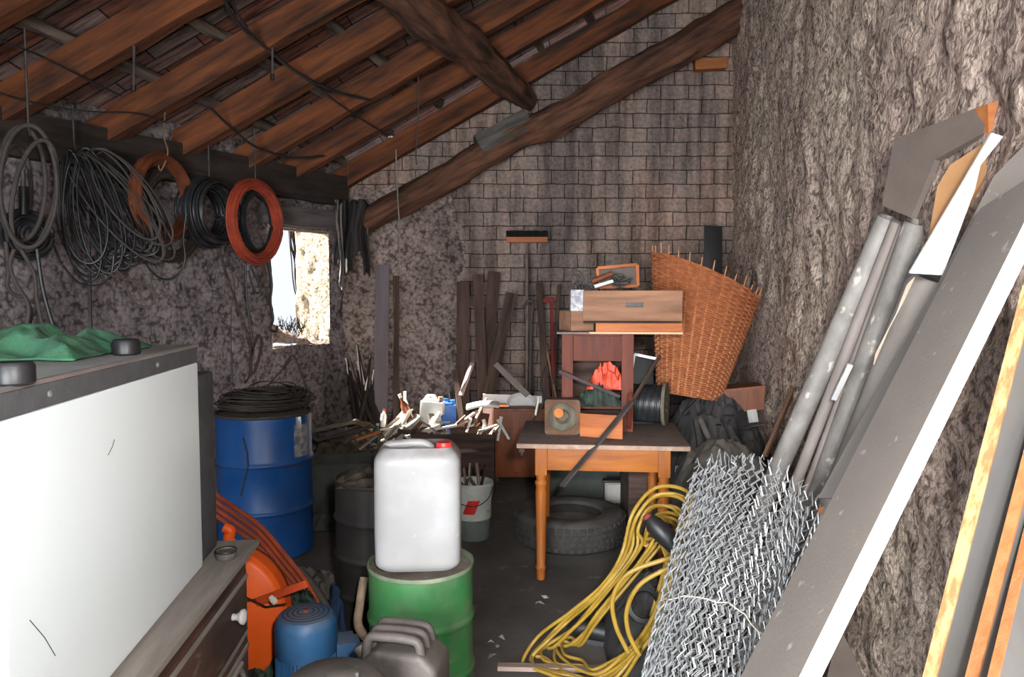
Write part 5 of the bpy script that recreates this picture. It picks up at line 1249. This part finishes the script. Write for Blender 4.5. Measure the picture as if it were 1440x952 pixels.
# straps and strings below the reddish coil
st = [([(308, 346), (318, 385), (338, 440), (350, 478), (352, 498)], .010, 5.75, DARKPL, 'brown strap hanging slanting beside the reddish coil'),
      ([(318, 350), (330, 400), (326, 430), (325, 485), (328, 540)], .004, 5.8, DKCO, 'thin black string hanging straight down the wall to the drum'),
      ([(345, 372), (347, 420), (352, 460), (355, 500), (350, 530), (344, 538)], .008, 5.8, DKCO, 'black cord hanging from the reddish coil to the drum'),
      ([(352, 374), (362, 395), (366, 408), (360, 412), (354, 398), (350, 380)], .007, 5.8, BLACK, 'small black loop hanging below the reddish coil'),
      ([(378, 370), (382, 400), (380, 425), (384, 448), (380, 462), (388, 466), (390, 458)], .011, 6.0, BLACK, 'black strap with a hook hanging at the window edge'),
      ([(370, 372), (374, 400), (378, 430)], .014, 5.97, DARKPL, 'short wide dark strap hanging beside the hooked one'),
      ([(362, 470), (368, 480), (364, 505), (356, 525), (352, 515), (356, 490), (362, 472)], .012, 5.8, mat('brown_bundle', (.07, .045, .035), (.03, .02, .016)), 'tied brown rope bundle hanging over the blue drum'),
      ([(398, 520), (412, 500), (425, 530), (436, 560), (428, 575)], .006, 4.75, WIREDK, 'stiff wire end sticking up from the blue drum'),
      ([(372, 548), (392, 525), (410, 505)], .005, 4.72, WIREDK, 'stiff straight wire rising from the wire heap on the drum')]
for pl, r_, Yq, m_, lb in st:
    tag(MB().tube(catmull([P(x, y, Yq) for x, y in pl], 5), r_, 8).build('cord', m_), lb, 'cord')
# dark rags hanging in the corner by the window
t = thing('rag_bundle', 'dark sooty rags hanging in strips beside the window', 'rags', P(494, 290, 6.9))
for k, (x0, x1, yb, dy) in enumerate(((470, 486, 372, 0), (482, 500, 384, .04), (496, 512, 356, -.02), (506, 520, 386, .03), (474, 492, 404, .06))):
    Yk = (6.86, 6.95)[k % 2]+dy*.5
    m_ = SOOT if k != 4 else mat('pale_rag', (.24, .21, .2), (.09, .08, .08), stretch=(1, 1, .2))
    if k == 4: x0, x1 = 474, 482
    def rag(u, v, x0=x0, x1=x1, yb=yb, Yk=Yk, k=k):
        w_ = 1-.35*v
        x = (x0+x1)/2+(x1-x0)/2*(2*u-1)*w_+3*math.sin(v*5+k)
        return tuple(P(x, 284+(yb-284)*v+4*math.sin(u*5+k), Yk-.03*math.sin(u*9+v*3+k)-.01*k))
    o = MB().grid(rag, 12, 16).build('rag', m_, t, world=True); md = o.modifiers.new('thickness', 'SOLIDIFY'); md.thickness = .012
# wires and strings under the roof
def on_raft(x, y):  # a point on the underside of the rafters seen at pixel x, y
    d_ = P(x, y, 1)-V((0, 0, CAMZ)); a_ = .56*d_.x-.297*d_.y-d_.z; b_ = CAMZ-(2.575+.56*3.08+.297*4.5)
    return V((0, 0, CAMZ))+d_*(b_/a_)
for pl, r_, lb in (([(312, -20), (330, 20), (375, 62), (425, 100), (470, 122), (520, 135)], .011, 'black cable slung under the rafters, falling towards the middle'),
                   ([(322, -20), (345, 30), (395, 80), (440, 112), (490, 150), (546, 186)], .007, 'thinner black cable running to the porcelain insulator'),
                   ([(296, 145), (330, 178), (362, 202), (410, 216), (455, 214)], .009, 'black cable curving under the lower rafter ends'),
                   ([(-10, 45), (60, 72), (130, 108), (170, 128)], .006, 'thin wire stretched below the rafters over the hoses'),
                   ([(-10, 120), (60, 140), (130, 150), (190, 152), (232, 165)], .005, 'fine wire running to the hook of the orange brown coil')):
    tag(MB().tube(catmull([on_raft(x, y)+V((0, 0, -.03)) for x, y in pl], 6), r_, 7).build('cable', DKCO), lb, 'cable')
t = thing('insulator', 'small white porcelain insulator hanging under the rafters', 'insulator', on_raft(549, 188))
c = on_raft(549, 189)+V((0, 0, -.02))
for dx in (-.012, .012): MB().lathe([(0, -.01), (.010, -.006), (.010, .006), (0, .01)], 12, Matrix.Translation(c+V((dx, 0, 0)))).build('bead', WHITEPL, t, world=True)
for pl, r_, lb, m_ in (([(557, 218), (559, 270), (562, 330), (561, 382)], .006, 'pale string hanging from the rafters before the rough plaster', mat('pale_string', (.3, .28, .25), (.2, .18, .16))),
                   ([(588, 112), (588, 165), (585, 215), (586, 232)], .006, 'brown string hanging from the rafter between insulator and slanting beam', GRHOSE),
                   ([(489, 230), (489, 262)], .004, 'short string hanging at the lower rafter ends', GRHOSE)):
    p0 = on_raft(*pl[0]); Yq = min(p0.y, 6.75)
    tag(MB().tube(catmull([P(x, y, Yq) for x, y in [(pl[0][0], pl[0][1]-8)]+pl], 5), r_, 6).build('string', m_), lb, 'string')
for (x, y0, y1, lb) in ((186, 62, 128, 'wooden peg hanging from the rafter over the cable hank'), (381, 66, 112, 'small rod hanging from the middle rafter')):
    p = on_raft(x, y0)
    t = thing('hanging_peg', lb, 'peg', p)
    MB().tube([p+V((0, 0, .05)), p+V((.01, 0, -.02)), P(x+2, y1-8, p.y)], .008, 8).build('rod', GRHOSE, t, world=True)
    MB().tube([P(x+2, y1-8, p.y), P(x+2, y1, p.y)], .014, 8).build('end_knob', BLACK, t, world=True)
p = on_raft(232, 160)
tag(MB().tube(catmull([p+V((0, 0, .05)), p, P(230, 190, 5.28), P(236, 215, 5.22), P(226, 240, 5.16), P(222, 226, 5.18)], 5), .0055, 6).build('hook_wire', mat('hook_wire', (.3, .2, .13), (.18, .11, .07))), 'pale twisted wire hook holding the orange brown coil', 'wire')
for k, (x, y) in enumerate(((104, 200), (294, 246), (359, 250), (40, 178))):
    Yq = (4.75, 5.62, 5.86, 4.12)[k]; a = P(x, y, Yq)
    zt2 = zr(a.x, Yq)
    tag(MB().tube([V((a.x, Yq, zt2+.05)), V((a.x, Yq, a.z)), V((a.x+.02, Yq-.02, a.z-.05))], .006, 6).build('hook', STEEL), ['iron hook holding the black cable hank', 'iron hook holding the wide black coil', 'iron hook holding the reddish coil', 'iron hook holding the grey hose loops'][k], 'hook')

t = thing('dry_vine', 'dry brown vine and weeds growing outside at the window opening', 'plant', P(415, 460, 7.34))
rnd = random.Random(77)
for k in range(5):
    x0 = 405+rnd.uniform(-3, 5)
    MB().tube(catmull([P(x0+rnd.uniform(-2, 3)+20*q/6, 322+q*22, 7.34+rnd.uniform(-.02, .02)) for q in range(7)], 4), .006+.006*rnd.random(), 6).build('stem', TWIG if k else DARKPL, t, world=True)
mb = MB()
for k in range(70):
    a = P(392+rnd.random()*36, 462+rnd.uniform(-3, 12), 7.1+rnd.random()*.1)
    mb.tube([a, a+V((rnd.uniform(-.05, .05), rnd.uniform(-.03, .03), .04+.12*rnd.random()*(1-abs(k-35)/60)))], [.005, .002], 5)
mb.build('twigs', TWIG, t, world=True)
